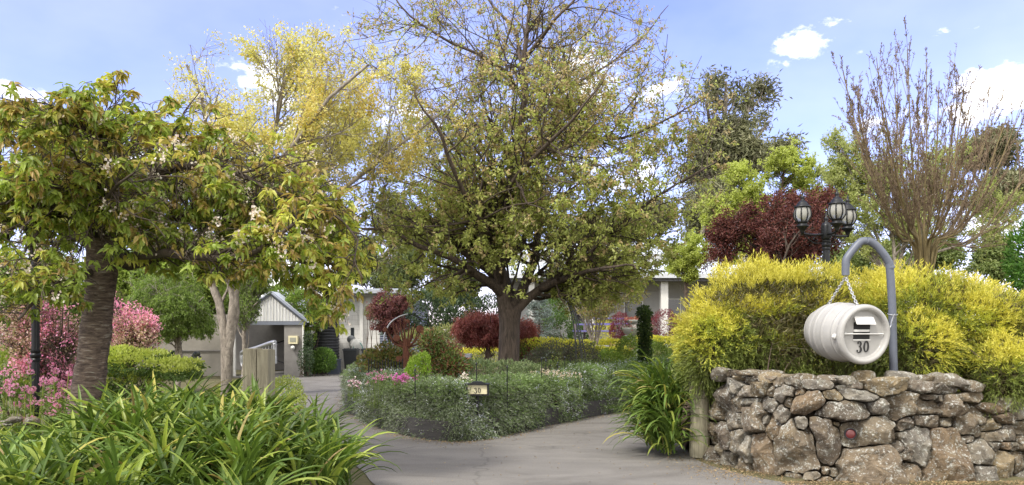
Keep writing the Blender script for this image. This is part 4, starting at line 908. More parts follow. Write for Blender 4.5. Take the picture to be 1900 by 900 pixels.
    # wooden bench in violet paint
    Y = 27.5; s = Y / FOC; X = lambda x: (x - 950) * s; Z = lambda y: EYE - (y - HOR) * s; vp = solid('violet_blue_paint', (.16, .15, .40), .5, var=.15); gw = solid('grey_bench_wood', (.16, .13, .15), .8)
    t = thing('garden_bench', 'violet blue slatted garden bench seen through bare branches', 'bench', (X(1110), Y, .85))
    m = MB(); bb(m, X(1104), X(1172), Y + .5, Y + .55, Z(592), Z(589)); bb(m, X(1104), X(1172), Y + .5, Y + .55, Z(602), Z(599)); m.build('backrest', vp, t)
    m = MB()
    for k in range(5): y_ = Y - .2 + k * .14; bb(m, X(1062 + k), X(1150), y_, y_ + .1, Z(615.5), Z(613))
    m.build('seat', vp, t)
    m = MB(); bb(m, X(1068), X(1140), Y - .26, Y - .2, Z(603.5), Z(600.5)); bb(m, X(1068), X(1070.5), Y - .26, Y + .5, Z(603.5), Z(601)); m.build('arm_rail', vp, t)
    for x, yy in ((1064, -.22), (1146, -.22), (1085, .5), (1150, .5)): bb(MB(), X(x), X(x + 4), Y + yy, Y + yy + .07, .78, Z(601)).build('leg', gw, t)
    # tiered stone planter
    Y = 24.0; c = at(1180, 650, Y); z = .62; t = thing('stone_urn', 'two tier grey stone planter bowl filled with pink succulents', 'planter', (c[0], Y, z)); s = Y / FOC; st = solid('cast_stone', (.33, .35, .32), .85, var=.2)
    zb = lambda y: EYE - (y - HOR) * s - z
    lathe(MB(), [(0, 0), (.22, 0), (.22, .08), (.1, .16), (.1, zb(628)), (.2, zb(624)), (.36, zb(618)), (.41, zb(610)), (.43, zb(608)), (.40, zb(608)), (.36, zb(612)), (0, zb(613))], (c[0], Y, z), sides=32).build('lower_bowl', st, t, smooth=True)
    lathe(MB(), [(0, zb(613)), (.19, zb(613)), (.19, zb(601)), (0, zb(601))], (c[0], Y, z), sides=24).build('pedestal', solid('pale_render', (.52, .5, .47), .8), t)
    lathe(MB(), [(0, zb(601)), (.2, zb(600.8)), (.27, zb(597)), (.3, zb(594)), (.28, zb(593.5)), (.22, zb(595)), (0, zb(595.5))], (c[0], Y, z), sides=28).build('upper_bowl', st, t, smooth=True)
    g2 = np.random.default_rng(9); n = 260; up = V3([c[0], Y, z + zb(594)]) + g2.normal(size=(n, 3)) * [.14, .12, .035]; dn = V3([c[0], Y, z + zb(608)]) + g2.normal(size=(n, 3)) * [.22, .2, .05]
    m = MB(); leaves(m, up, g2.normal(size=(n, 3)) + [0, 0, .6], .09, .05); m.build('upper_planting', leafmat('pink_succulent', [(.42, .12, .12), (.52, .2, .18), (.3, .2, .12)]), t)
    m = MB(); leaves(m, dn, g2.normal(size=(n, 3)) + [0, 0, .6], .1, .05, g2.integers(0, 1, n)); m.build('lower_planting', leafmat('grey_succulent', [(.12, .16, .09), (.35, .16, .2), (.2, .26, .18)]), t)
    # low grey slab table
    Y = 22.5; s = Y / FOC; X = lambda x: (x - 950) * s; Z = lambda y: EYE - (y - HOR) * s; t = thing('stone_bench', 'low pale stone slab bench between the golden hedges', 'bench', (X(1112), Y, .55))
    bb(MB(), X(1100), X(1128), Y - .3, Y + .2, Z(644), Z(641)).build('slab', solid('pale_stone', (.38, .39, .40), .8), t)
    m = MB(); bb(m, X(1103), X(1107), Y - .25, Y + .1, .4, Z(644)); bb(m, X(1121), X(1125), Y - .25, Y + .1, .4, Z(644)); m.build('leg', solid('pale_stone_leg', (.3, .3, .31), .8), t)
    # grey trough behind roses
    Y = 21.0; s = Y / FOC; t = thing('trough', 'plain grey cement trough beside the red maple', 'trough', (at(862, 680, Y)[0], Y, .5)); cc = at(862, 670, Y)
    m = MB(); x0, x1 = at(846, 0, Y)[0], at(873, 0, Y)[0]; z0, z1 = .45, at(0, 657, Y)[2]
    bb(m, x0, x1, Y, Y + .05, z0, z1); bb(m, x0, x1, Y + .45, Y + .5, z0, z1); bb(m, x0, x0 + .05, Y + .052, Y + .448, z0, z1); bb(m, x1 - .05, x1, Y + .052, Y + .448, z0, z1); m.build('walls', solid('cement', (.25, .26, .29), .85), t)
    bb(MB(), x0 + .052, x1 - .052, Y + .052, Y + .448, z0, z1 - .06).build('fill', M['soil'], t)
build_metal_bits()
# two round stones edging the flower bed at the left
for j, (x, y) in enumerate([(26, 775), (58, 778), (8, 783)]):
    c = at(x, y, 9.2); r_ = rock(c - V3([0, 0, .02]), (.085, .07, .055), 70 + j, 'edging_stone', rz=0)
    tag(r_, ['pale rounded edging stone below the pink flowers, middle one', 'pale rounded edging stone below the pink flowers, right one by the lamp post', 'pale rounded edging stone below the pink flowers, leftmost at the frame'][j], 'stone', 'stones edging the flower bed')
# ================================================================ SHRUBS AND HEDGES
def blob_pts(E, n, g, depth=.35, lump=.14, lf=1.6, seed=0, zmin=None, zup=None):
    """points in the outer shell of a union of ellipsoids; returns points and outward normals"""
    E = [(V3(c), V3(r)) for c, r in E]; area = np.array([(r[0] * r[1] + r[1] * r[2] + r[0] * r[2]) for c, r in E]); P, Nn = [], []
    while sum(len(p) for p in P) < n:
        for (c, r), k in zip(E, (n * 1.3 * area / area.sum()).astype(int) + 8):
            d = rdirs(k, g); f = 1 - depth * g.random(k) ** 1.6
            lm = 1 + lump * sn(d * r.mean() + c, lf / max(r.mean(), .3) * 2.2, seed, 3)
            p = c + d * r * (f * lm)[:, None]; q = nrm(d / r)
            ok = np.ones(k, bool)
            for c2, r2 in E:
                if c2 is c: continue
                ok &= (((p - c2) / r2) ** 2).sum(1) > (1 - depth) ** 2
            if zmin is not None: ok &= p[:, 2] > zmin
            P.append(p[ok]); Nn.append(q[ok])
    P = np.concatenate(P); Nn = np.concatenate(Nn); s = g.permutation(len(P))[:n]; return P[s], Nn[s]

def stems_into(mb, base, E, n, r, g, spread=.15, k=7):
    base = V3(base); Ps = []
    for _ in range(n):
        c, rr = E[g.integers(len(E))]; e = V3(c) + rdirs(1, g)[0] * V3(rr) * .72
        b = base + V3([g.normal() * spread, g.normal() * spread, 0]); Ps.append(smooth_path([b, b + V3([(e[0] - b[0]) * .25, (e[1] - b[1]) * .25, (e[2] - b[2]) * .5]), e], k))
    tubes(mb, np.array(Ps), np.outer(g.uniform(.6, 1, n), np.linspace(r, r * .25, k)), 5)

def shrub(name, label, cat, base, E, n, LW, mats, seed=0, depth=.35, lump=.14, up=.4, droop=0.0, stems=8, srad=.02, smat=None, shape='leaf', group=None, mprob=None, zmin=None, part='foliage', cluster=1, rnd=.9, lf=1.6, flowers=None):
    g = np.random.default_rng(seed + 11); t = thing(name, label, cat, base, group)
    P, Nn = blob_pts(E, n // cluster, g, depth, lump, lf, seed, zmin if zmin is not None else base[2] + .02)
    if cluster > 1: P = np.repeat(P, cluster, 0) + g.normal(size=(len(P) * cluster, 3)) * LW[0] * .35; Nn = np.repeat(Nn, cluster, 0)
    D = nrm(Nn + rdirs(len(P), g) * rnd + V3([0, 0, up - droop]))
    Lh = LW[0] * g.uniform(.65, 1.25, len(P)); Wd = LW[1] * g.uniform(.7, 1.2, len(P))
    mi = 0
    if mprob: mi = mprob(P, Nn, g)
    m = MB(); leaves(m, P, D, Lh, Wd, mi, shape=shape, g=g); m.build(part, mats, t)
    if flowers:
        fn, (fl, fw), fm, ft = flowers; Pf, Nf = blob_pts([(c, V3(r) * ft) for c, r in E], fn, g, .12, lump, lf, seed, zmin if zmin is not None else base[2] + .1)
        c5 = np.repeat(Pf, 5, 0); m = MB(); leaves(m, c5 + g.normal(size=c5.shape) * fl * .25, nrm(np.repeat(Nf, 5, 0) + rdirs(len(c5), g)), fl, fw, g=g, shape='leaf'); m.build('flowers', fm, t)
    if stems: m = MB(); stems_into(m, base, E, stems, srad, g); m.build('stems', smat or M['twig'], t)
    return t

def hedge(name, label, path, w, z0, h, n, LW, mats, seed=0, cat='hedge', group=None, mprob=None, round_=.35, lump=.06, shape='leaf', up=.5):
    """clipped hedge along a plan path (list of (x, y)); z0 may be (start, end)"""
    g = np.random.default_rng(seed + 31); P = smooth_path([(a, b, 0) for a, b in path], 60); L = np.r_[0, np.cumsum(np.linalg.norm(np.diff(P, axis=0), axis=1))]
    T = nrm(np.gradient(P, axis=0)); S = np.stack([-T[:, 1], T[:, 0], np.zeros(60)], 1); Lt = L[-1]; a = g.uniform(-.35 * w, Lt + .35 * w, n); u = np.clip(a, 0, Lt)
    f = lambda A: np.stack([np.interp(u, L, A[:, k]) for k in range(3)], 1)
    c, s, tt = f(P), nrm(f(S)), nrm(f(T)); per = 2 * h + w; q = g.uniform(0, per, n)
    x = np.where(q < h, -w / 2, np.where(q > h + w, w / 2, q - h - w / 2)); z = np.where(q < h, q, np.where(q > h + w, per - q, h)); nn = np.stack([np.where(q < h, -1., np.where(q > h + w, 1., 0)), np.where((q >= h) & (q <= h + w), 1., 0)], 1)
    # round the shoulders
    cz = h - w * round_; over = np.clip((z - cz) / (w * round_), 0, 1); x = x * (1 - .28 * over ** 2 * (np.abs(x) > w * .28)); z = z - .12 * h * (np.abs(x) / (w / 2)) ** 3 * over
    dep = 1 - .22 * g.random(n) ** 1.5; x *= dep; z = z * np.where(nn[:, 1] > 0, dep, 1)
    z0_ = np.interp(u, [0, Lt], z0 if isinstance(z0, (tuple, list)) else (z0, z0)); end = (a - u)
    p = c + s * x[:, None] + tt * end[:, None]; p[:, 2] = z0_ + z
    Nn = nrm(s * nn[:, :1] + V3([0, 0, 1.]) * (nn[:, 1:] + over[:, None] * .5) + tt * np.sign(end)[:, None] * (np.abs(end) > .2 * w)[:, None])
    p += Nn * (sn(p, 1.3 / max(w, .3), seed, 3) * lump)[:, None]
    t = thing(name, label, cat, (P[30][0], P[30][1], float(np.mean(z0))), group); m = MB()
    leaves(m, p, nrm(Nn + rdirs(n, g) * .9 + V3([0, 0, up])), LW[0] * g.uniform(.7, 1.25, n), LW[1] * g.uniform(.7, 1.2, n), mprob(p, Nn, g) if mprob else 0, shape=shape, g=g); m.build('foliage', mats, t)
    m = MB(); kk = max(6, int(Lt / .35)); ii = np.linspace(0, 59, kk).astype(int); Q = []
    for i in ii:
        for _ in range(2):
            b = P[i] + S[i] * g.normal() * w * .12 + V3([0, 0, np.interp(L[i], [0, Lt], z0 if isinstance(z0, (tuple, list)) else (z0, z0))]); Q.append(smooth_path([b, b + V3([g.normal() * .08, g.normal() * .08, h * .45]), b + V3([g.normal() * .2 * w, g.normal() * .2 * w, h * .85])], 5))
    tubes(m, np.array(Q), np.tile(np.linspace(.018, .006, 5), (len(Q), 1)), 5); m.build('stems', M['twig'], t)
    return t

LM = leafmat
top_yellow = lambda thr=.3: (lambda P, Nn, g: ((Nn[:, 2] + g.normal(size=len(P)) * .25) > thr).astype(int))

# ---- rosemary hedge cascading over the timber edge
def build_rosemary():
    g = np.random.default_rng(21); t = thing('rosemary_hedge', 'long grey green rosemary hedge with pale blue flowers cascading round the bed corner', 'hedge', (-.98, 12.3, .3))
    P = TOEP; n0 = len(P); L = np.r_[0, np.cumsum(np.linalg.norm(np.diff(P, axis=0), axis=1))]; Lt = L[-1]
    T = nrm(np.gradient(P, axis=0)); S = np.stack([-T[:, 1], T[:, 0], np.zeros(n0)], 1)
    # more sprigs where the hedge is near
    n = 21000; cs = np.array([0, 8, 14, 18, 22, 30, Lt]); wgt = np.interp(L, [0, 9, 13, 18, 21, Lt], [.12, .3, .8, 1, .85, .5]); cdf = np.cumsum(wgt); cdf /= cdf[-1]
    u = np.interp(g.random(n), cdf, L); f = lambda A: np.stack([np.interp(u, L, A[:, k]) for k in range(3)], 1); c, s = f(P), nrm(f(S))
    near = np.interp(u, [0, 8, 12, Lt], [.62, .75, 1, 1]); H = .80 * (.62 + .38 * near) + .05 * sn(c, .8, 3, 3); W = 1.05 + .1 * sn(c, .7, 5, 2)
    rise = np.interp(u, [Lt - 6.5, Lt - 1], [0, .22]); H = H + rise
    q = g.random(n); side = q < .62; zz = np.where(side, g.random(n) ** .85, 1.0)      # fraction of height
    inn = np.where(side, .06 + .16 * zz ** 2 + .07 * sn(np.stack([u, zz, zz], 1), 1.9, 8, 3), .14 + (W - .14) * g.random(n))
    low = np.clip(.05 + .09 * sn(np.stack([u, u * 0, u * 0], 1), 2.2, 2, 3), .02, .3)
    z = low + (H - low) * np.where(side, zz, 1 - .10 * ((inn - W * .5) / (W * .5)) ** 2); dep = g.random(n) ** 1.8 * .13
    p = c + s * (inn + np.where(side, dep, 0))[:, None]; p[:, 2] = z - np.where(side, 0, dep)
    bump = sn(p, 1.5, 12, 4); p += np.where(side, 1, 0)[:, None] * (-s) * (bump * .085)[:, None]; p[:, 2] += np.where(side, 0, bump * .07)
    D = np.where(side[:, None], -s * .75 + V3([0, 0, -.25]), -s * .15 + V3([0, 0, 1.0])) + g.normal(size=(n, 3)) * .38
    D[:, 2] += np.where(side, (zz - .45) * 1.3, 0); D = nrm(D); SL = g.uniform(.09, .19, n)
    # every sprig: an arching stem with whorled needle leaves
    K = 13; Pn, Dn, Ln, Wn, Mi = [], [], [], [], []
    tw = D[:, None] * np.linspace(.0, 1, K)[None, :, None] * SL[:, None, None] + V3([0, 0, -1.]) * (np.linspace(0, 1, K) ** 2)[None, :, None] * (SL * .32)[:, None, None]
    Q = (p[:, None] + tw).reshape(-1, 3); DD = nrm(np.repeat(D, K, 0) * 1.0 + rdirs(n * K, g) * .85)
    top = np.repeat(((~side) | (zz > .8)).astype(float), K); mi = (g.random(n * K) < (np.repeat(np.interp(u, [14, 19, 24], [.1, .2, .75]), K) + .4 * top)).astype(int)
    m = MB(); leaves(m, Q, DD, g.uniform(.03, .055, n * K), g.uniform(.007, .012, n * K), mi, shape='quad', g=g)
    m.build('foliage', [LM('rosemary_grey', [(.09, .115, .07), (.17, .20, .13), (.27, .30, .22)], transl=.15, rough=.5, var=.4, nscale=2.5), LM('rosemary_green', [(.09, .15, .045), (.16, .24, .075), (.25, .33, .13)], transl=.25, rough=.5, var=.35, nscale=2)], t)
    fl = g.random(n) < (.30 * (sn(c, .55, 31, 2) > -.35) + .03) * (np.abs(u - 20) < 8); pf = p[fl] + D[fl] * SL[fl][:, None] * g.uniform(.3, .95, fl.sum())[:, None]; pf = np.repeat(pf, 4, 0) + g.normal(size=(fl.sum() * 4, 3)) * .018
    m = MB(); leaves(m, pf, nrm(-np.repeat(s[fl], 4, 0) + rdirs(len(pf), g)), .021, .016, g=g); m.build('flowers', LM('pale_blue_flower', [(.42, .44, .58), (.55, .57, .70), (.7, .7, .76)], transl=.3, var=.1), t)
    # woody stems + opaque shaded interior twigs
    m = MB(); k = 500; ui = np.interp(g.random(k), cdf, L); cc = np.stack([np.interp(ui, L, P[:, j]) for j in range(3)], 1); s2 = nrm(np.stack([np.interp(ui, L, S[:, j]) for j in range(3)], 1)); b = cc + s2 * .45 + [0, 0, .33]
    e = cc + s2 * g.uniform(.05, .8, k)[:, None]; e[:, 2] = g.uniform(.2, .68, k); Pm = np.stack([b, (b + e) / 2 + V3([0, 0, .12]), e], 1); tubes(m, Pm, np.tile([.014, .009, .004], (k, 1)), 4); m.build('stems', M['twig'], t)
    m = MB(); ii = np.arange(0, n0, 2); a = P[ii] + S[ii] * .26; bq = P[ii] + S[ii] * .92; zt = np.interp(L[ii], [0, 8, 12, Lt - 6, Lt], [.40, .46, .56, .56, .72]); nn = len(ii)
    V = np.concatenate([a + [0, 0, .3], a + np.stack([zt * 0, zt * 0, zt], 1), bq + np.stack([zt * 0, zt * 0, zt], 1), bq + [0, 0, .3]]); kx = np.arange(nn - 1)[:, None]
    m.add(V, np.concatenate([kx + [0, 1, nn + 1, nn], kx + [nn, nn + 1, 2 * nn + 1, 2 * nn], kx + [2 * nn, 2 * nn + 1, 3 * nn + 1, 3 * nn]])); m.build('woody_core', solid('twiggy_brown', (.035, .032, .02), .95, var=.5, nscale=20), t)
build_rosemary()

# ---- golden threadleaf conifers above the wall
def golden(label, E, seed, n, base, nstem, front=True):
    g = np.random.default_rng(seed); t = thing('golden_conifer', label, 'conifer shrub', base, 'golden threadleaf conifers above the wall')
    P, Nn = blob_pts(E, n, g, .36, .17, 1.15, seed, base[2] - .05)
    hgt = (P[:, 2] - base[2]) / max(1e-6, (max(c[2] + r[2] for c, r in E) - base[2]))
    holes = sn(P, 1.1, seed + 4, 3); keep = (holes > np.where(hgt > .55, -9, -.42)) | (g.random(n) < .45); h2 = sn(P, 3.2, seed + 6, 3); P = P - Nn * (.30 * np.clip(-holes - .05, 0, 1) * (hgt < .85) + .16 * np.clip(-h2, 0, 1))[:, None]; P = P + Nn * (.07 * np.clip(h2, 0, 1))[:, None]; P, Nn, hgt = P[keep], Nn[keep], hgt[keep]; n = len(P)
    # spray: feathery fan of threads, upright near the top, nodding low down
    D = nrm(Nn * .8 + V3([0, 0, 1.]) * (.15 + .75 * hgt)[:, None] + rdirs(n, g) * .35); SL = g.uniform(.09, .22, n); K = 12; u = np.linspace(.1, 1, K)
    sag = (1.0 - .75 * hgt) * .55
    Q = P[:, None] + D[:, None] * (u[None, :, None] * SL[:, None, None]) + V3([0, 0, -1.]) * (u ** 2)[None, :, None] * (SL * sag)[:, None, None]
    DD = nrm(np.repeat(D, K, 0) + rdirs(n * K, g) * .62 + V3([0, 0, -1.]) * np.repeat(sag * 1.3, K)[:, None] * np.tile(u, n)[:, None]); Q = Q.reshape(-1, 3)
    hk = np.repeat(hgt, K); nk = np.repeat(Nn[:, 2], K); clump = np.repeat(sn(P, 2.2, seed + 9, 3), K)
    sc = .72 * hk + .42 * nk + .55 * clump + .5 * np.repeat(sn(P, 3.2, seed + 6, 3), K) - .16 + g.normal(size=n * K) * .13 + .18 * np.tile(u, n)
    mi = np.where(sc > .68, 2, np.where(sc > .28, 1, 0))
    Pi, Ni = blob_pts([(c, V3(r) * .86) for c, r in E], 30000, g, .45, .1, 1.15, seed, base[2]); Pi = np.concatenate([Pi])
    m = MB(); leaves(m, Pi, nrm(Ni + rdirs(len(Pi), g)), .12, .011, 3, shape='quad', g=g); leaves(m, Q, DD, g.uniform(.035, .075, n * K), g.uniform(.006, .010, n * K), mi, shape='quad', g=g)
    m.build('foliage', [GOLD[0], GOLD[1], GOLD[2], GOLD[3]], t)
    m = MB(); stems_into(m, base, E, nstem, .022, g, .3, 8); stems_into(m, base, [(c, V3(r) * 1.18) for c, r in E], nstem * 4, .008, g, .4, 8); m.build('stems', M['twig'], t)
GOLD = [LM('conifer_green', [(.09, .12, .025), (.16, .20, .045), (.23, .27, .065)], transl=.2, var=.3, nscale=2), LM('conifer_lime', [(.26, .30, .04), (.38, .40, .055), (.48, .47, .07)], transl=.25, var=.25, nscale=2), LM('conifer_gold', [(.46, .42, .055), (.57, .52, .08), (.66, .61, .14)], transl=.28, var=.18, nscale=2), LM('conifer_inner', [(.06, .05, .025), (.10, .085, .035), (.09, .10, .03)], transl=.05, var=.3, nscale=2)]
def EE(*rows): return [(at(x, y, Y), (rx, ry, rz)) for x, y, Y, rx, ry, rz in rows]
golden('broad golden threadleaf conifer left of the bent pole above the stone wall', EE((1410, 592, 10.9, .92, .85, .64), (1345, 618, 10.7, .52, .7, .60), (1500, 590, 10.9, .75, .8, .60), (1300, 670, 10.5, .22, .4, .32), (1320, 640, 10.5, .38, .5, .45), (1430, 640, 10.4, .8, .5, .42), (1550, 640, 10.3, .5, .45, .45), (1480, 640, 10.6, .75, .6, .62), (1420, 610, 11.0, .8, .6, .6), (1570, 615, 10.8, .5, .6, .55)), 3, 21000, (3.3, 10.9, .92), 90)
golden('broad golden threadleaf conifer right of the bent pole above the stone wall', EE((1700, 590, 10.6, .8, .85, .58), (1790, 608, 10.5, .85, .8, .60), (1880, 640, 10.3, .6, .8, .55), (1630, 612, 10.7, .5, .7, .58), (1865, 712, 9.45, .42, .42, .33), (1930, 700, 9.5, .4, .4, .36), (1700, 650, 10.0, .7, .45, .38), (1860, 690, 9.75, .62, .5, .42), (1960, 640, 10.4, .6, .8, .6)), 8, 21000, (5.7, 10.5, .92), 80)

# ---- agapanthus
AG = [LM('agapanthus_green', [(.055, .10, .018), (.095, .155, .028), (.15, .225, .045)], transl=.28, rough=.5, spec=.35, var=.35, nscale=2.2), LM('agapanthus_lime', [(.24, .31, .06), (.34, .40, .09)], transl=.35, rough=.4, var=.2), LM('agapanthus_yellow', [(.46, .42, .10), (.40, .34, .12), (.30, .22, .11)], transl=.3, rough=.6, var=.2)]
def agap(label, crowns, nl, seed, L=(.45, .85), W=(.028, .046), base=(0, 0, 0), bias=None, group=None, el=(42, 87), sag=(.55, 1.8)):
    g = np.random.default_rng(seed); t = thing('agapanthus_clump', label, 'agapanthus', base, group); C = np.asarray(crowns, float); n = len(C) * nl
    P = np.repeat(C, nl, 0) + g.normal(size=(n, 3)) * [.05, .05, .02]; A = g.uniform(0, 2 * pi, n)
    if bias is not None:
        A = np.where(g.random(n) < .55, np.arctan2(bias[1], bias[0]) + g.normal(size=n) * .75, A)
    r = g.random(n); mi = np.where(r < .74, 0, np.where(r < .96, 1, 2))
    m = MB(); straps(m, P, A, np.radians(g.uniform(*el, n)), g.uniform(*L, n), g.uniform(*W, n), 8, g.uniform(*sag, n), mi, g); m.build('leaves', AG, t); return t
def build_agap():
    g = np.random.default_rng(55); C = []
    while len(C) < 175:
        x, y = g.uniform(-7.0, -.95), g.uniform(5.5, 8.6)
        e = -1.50 - .10 * (y - 7) ** 2
        if x > e: continue
        edge = min(1, (e - x) / .9); z = .12 + .40 * edge * sstep(5.0, 7.2, y) + (.05 * sin(x * 3)); C.append((x, y, z - .40 * float(sstep(-3.3, -4.5, x)) if False else z - .36 * float(sstep(3.3, 4.5, -x))))
    m = MB(); 
    agap('huge spreading agapanthus clump with green strap leaves in the left foreground', C, 38, 5, base=(-3, 7, 0), L=(.40, .80), W=(.024, .046))
    # soil mound under it
    xs = np.linspace(-9, -1.45, 30); ys = np.linspace(4.6, 9.3, 20); X, Y = np.meshgrid(xs, ys); Z = .05 + .36 * sstep(0.5, 1.3, (-1.5 - X)) * sstep(4.6, 6.4, Y) * sstep(9.3, 8.4, Y) - .34 * sstep(3.3, 4.5, -X); Z = np.where(X > -2.0, -.03, Z)
    idx = np.arange(600).reshape(20, 30); tag(MB().add(np.stack([X, Y, Z], -1), np.stack([idx[:-1, :-1], idx[:-1, 1:], idx[1:, 1:], idx[1:, :-1]], -1).reshape(-1, 4)).build('planting_mound_soil', M['soil'], smooth=True), kind='structure')
    C = []
    for k in range(34):
        f = g.random(); C.append((2.02 + g.normal() * .09 + .05 * f, 10.85 + g.normal() * .25 + .3 * f, .04 + .74 * f))
    agap('agapanthus clump spilling down beside the round timber post', C, 24, 6, base=(2.0, 10.8, 0), L=(.45, .84), W=(.022, .036), bias=(-1, -.6), el=(35, 88), sag=(.8, 2.1))
build_agap()
# ================================================================ TREES
def limbs_to(P):  # list of (pts, r) -> padded arrays of equal k
    return np.array([p for p, r in P]), np.array([r for p, r in P])

# ---- the big central tree
def build_big_tree():
    Y = 17.2; g = np.random.default_rng(101); b = at(945, 700, Y); t = thing('pear_tree', 'large spreading tree with furrowed trunk and sparse bronze green spring leaves in the centre', 'tree', (b[0], Y, .38))
    K = 14
    tr = [(946, 740), (944, 680), (945, 620), (946, 575)]
    m = MB(); tube(m, np.vstack([smooth_path([at(x, y, Y) for x, y in tr], 14)]), np.interp(np.linspace(0, 1, 14), [0, .15, .35, .8, 1], [.36, .27, .23, .22, .26]), 22)
    Ls = [([(944, 590), (932, 555), (920, 520), (922, 470, -.2), (935, 400), (950, 330), (962, 250), (968, 170), (975, 90), (985, 10), (990, -70)], .20, .03),
          ([(950, 590), (970, 560), (1005, 535), (1050, 505), (1090, 492), (1150, 488, .3), (1205, 455, .5), (1250, 400, .7)], .14, .02),
          ([(946, 585), (958, 548, .3), (985, 480, .8), (1000, 400, 1.3), (1010, 300, 1.7), (1030, 200, 2.0), (1060, 90, 2.2)], .16, .025),
          ([(930, 545), (900, 520, -.5), (850, 490, -1), (790, 455, -1.5), (720, 430, -1.9), (660, 420, -2.2)], .12, .02),
          ([(925, 500), (960, 460, .1), (1050, 450, -.3), (1130, 430, -.8), (1190, 385, -1.2), (1250, 345, -1.6), (1330, 300, -2)], .085, .014),
          ([(932, 420), (905, 370, .5), (860, 350, 1.1), (790, 345, 1.8), (720, 310, 2.3), (650, 250, 2.8)], .075, .012),
          ([(950, 335), (985, 288), (1033, 270, -.4), (1090, 250, -.8), (1150, 255, -1.2), (1230, 225, -1.6), (1310, 180, -1.9)], .075, .012),
          ([(955, 300), (940, 265, .3), (900, 238, .6), (850, 235, 1), (790, 200, 1.4), (720, 140, 1.7), (650, 100, 1.9)], .06, .010),
          ([(963, 230), (1000, 200, .4), (1060, 160, .7), (1130, 120, 1), (1200, 60, 1.3), (1240, 10, 1.5)], .055, .010),
          ([(968, 180), (930, 130, -.5), (870, 90, -.9), (800, 50, -1.2), (740, 0, -1.4), (700, -50, -1.5)], .05, .010),
          ([(974, 110), (1010, 60, -.6), (1060, 0, -1), (1100, -60, -1.2)], .06, .012), ([(972, 130), (950, 60, .8), (900, -10, 1.2), (870, -60, 1.4)], .06, .012),
          ([(940, 380), (960, 330, -1.2), (1000, 280, -2.2), (1060, 220, -3.0), (1120, 150, -3.4)], .09, .012), ([(925, 460), (890, 400, -1.4), (840, 330, -2.4), (800, 240, -3.0), (770, 160, -3.2)], .09, .012),
          ([(948, 575), (930, 520, .9), (870, 470, 2), (800, 430, 2.8), (740, 400, 3.4)], .11, .015), ([(1005, 535), (1050, 520, -.9), (1110, 500, -1.8), (1180, 500, -2.4)], .09, .012)]
    P0, R0 = limbs_to([px_limb(p, Y, a, c, K) for p, a, c in Ls]); R0 = R0 * .82; w = sn(P0.reshape(-1, 3), 1.2, 5).reshape(P0.shape[:2]); P0[:, 2:-1] += (w[:, 2:-1, None]) * V3([.13, .13, .09])
    tubes(m, P0, R0, 10); m.build('trunk', M['pear_bark'], t, smooth=True)
    env = ells((at(975, 260, Y), (3.7, 3.7, 3.9)), (at(900, 420, Y), (3.5, 3.2, 1.6)), (at(1230, 290, Y), (2.4, 2.2, 1.75)), (at(1060, 460, Y), (2.4, 2.4, 1.15)), (at(790, 460, Y), (1.8, 2.2, 1.25)), (at(740, 500, Y), (1.1, 1.9, .95)), (at(860, 510, Y), (1.3, 2.2, .85)), (at(1090, 500, Y), (1.5, 2.2, .85)), (at(720, 380, Y), (1.2, 1.8, 1.3)), (at(1340, 250, Y), (1.5, 1.8, 1.2)), (at(755, 535, Y), (1.2, 2.0, .62)), (at(850, 545, Y - .4), (.85, 1.6, .5)), (at(1080, 540, Y - .3), (1.2, 1.8, .5)), (at(1160, 520, Y), (.9, 1.6, .5)), (at(760, 100, Y), (1.9, 2, 1.7)), (at(1120, 60, Y), (1.9, 2, 1.6)))
    low = ells((at(955, 625, Y), (.75, 3.5, .80)))
    e2 = lambda P: env(P) & ~low(P) & (P[:, 2] > 1.98)
    P1, R1 = grow(P0, R0, 380, (.12, 1), (1.1, 2.8), (25, 75), 8, .16, .05, .5, e2, rmin=.010, g=g, out=.8, cen=at(960, 450, Y))
    P2, R2 = grow(np.concatenate([P1]), R1, 1900, (.15, 1), (.5, 1.5), (25, 70), 6, .2, .06, .6, e2, rmin=.006, g=g)
    P3, R3 = grow(P2, R2, 9000, (.2, 1), (.25, .75), (25, 75), 4, .24, -.02, .7, e2, rmin=.0038, g=g)
    m = MB(); tubes(m, P1, R1, 6); tubes(m, P2, R2, 4); tubes(m, P3, R3, 3); m.build('branches', M['dark_bark'], t, smooth=True)
    # leaf clusters on spurs: fuller and greener low down, sparse and bronze at the top
    n = 42000; p, T = on_twigs(P3, n, (.15, 1), g); hz = (p[:, 2] - 2.0) / 6.8; dens = np.interp(hz, [0, .3, .42, .6, .8, 1.1], [1, 1, .62, .42, .36, .34]); dens = dens * np.interp(sn(p, .9, 77, 3), [-.6, 0, .5], [.35, .9, 1.1])
    dens = dens * np.interp(p[:, 0], [2.6, 4.4], [1, .6]); k = g.random(n) < dens; p, T, hz = p[k], T[k], hz[k]; K3 = 5; q = np.repeat(p, K3, 0) + g.normal(size=(len(p) * K3, 3)) * .03
    D = nrm(np.repeat(T, K3, 0) * .4 + rdirs(len(q), g) + V3([0, 0, -.42])); hz = np.repeat(hz, K3); cl = np.repeat(g.random(len(p)), K3)
    pb = np.interp(hz, [0, .3, .6, 1], [.10, .2, .5, .75]); mi = np.where(cl < pb, 1, 0); mi = np.where((g.random(len(q)) < .18) & (mi == 0), 2, mi)
    sz = np.interp(hz, [0, .4, 1], [1.05, .95, .72]); m = MB(); leaves(m, q, D, g.uniform(.055, .105, len(q)) * sz, g.uniform(.034, .055, len(q)) * sz, mi, g=g, fold=.22)
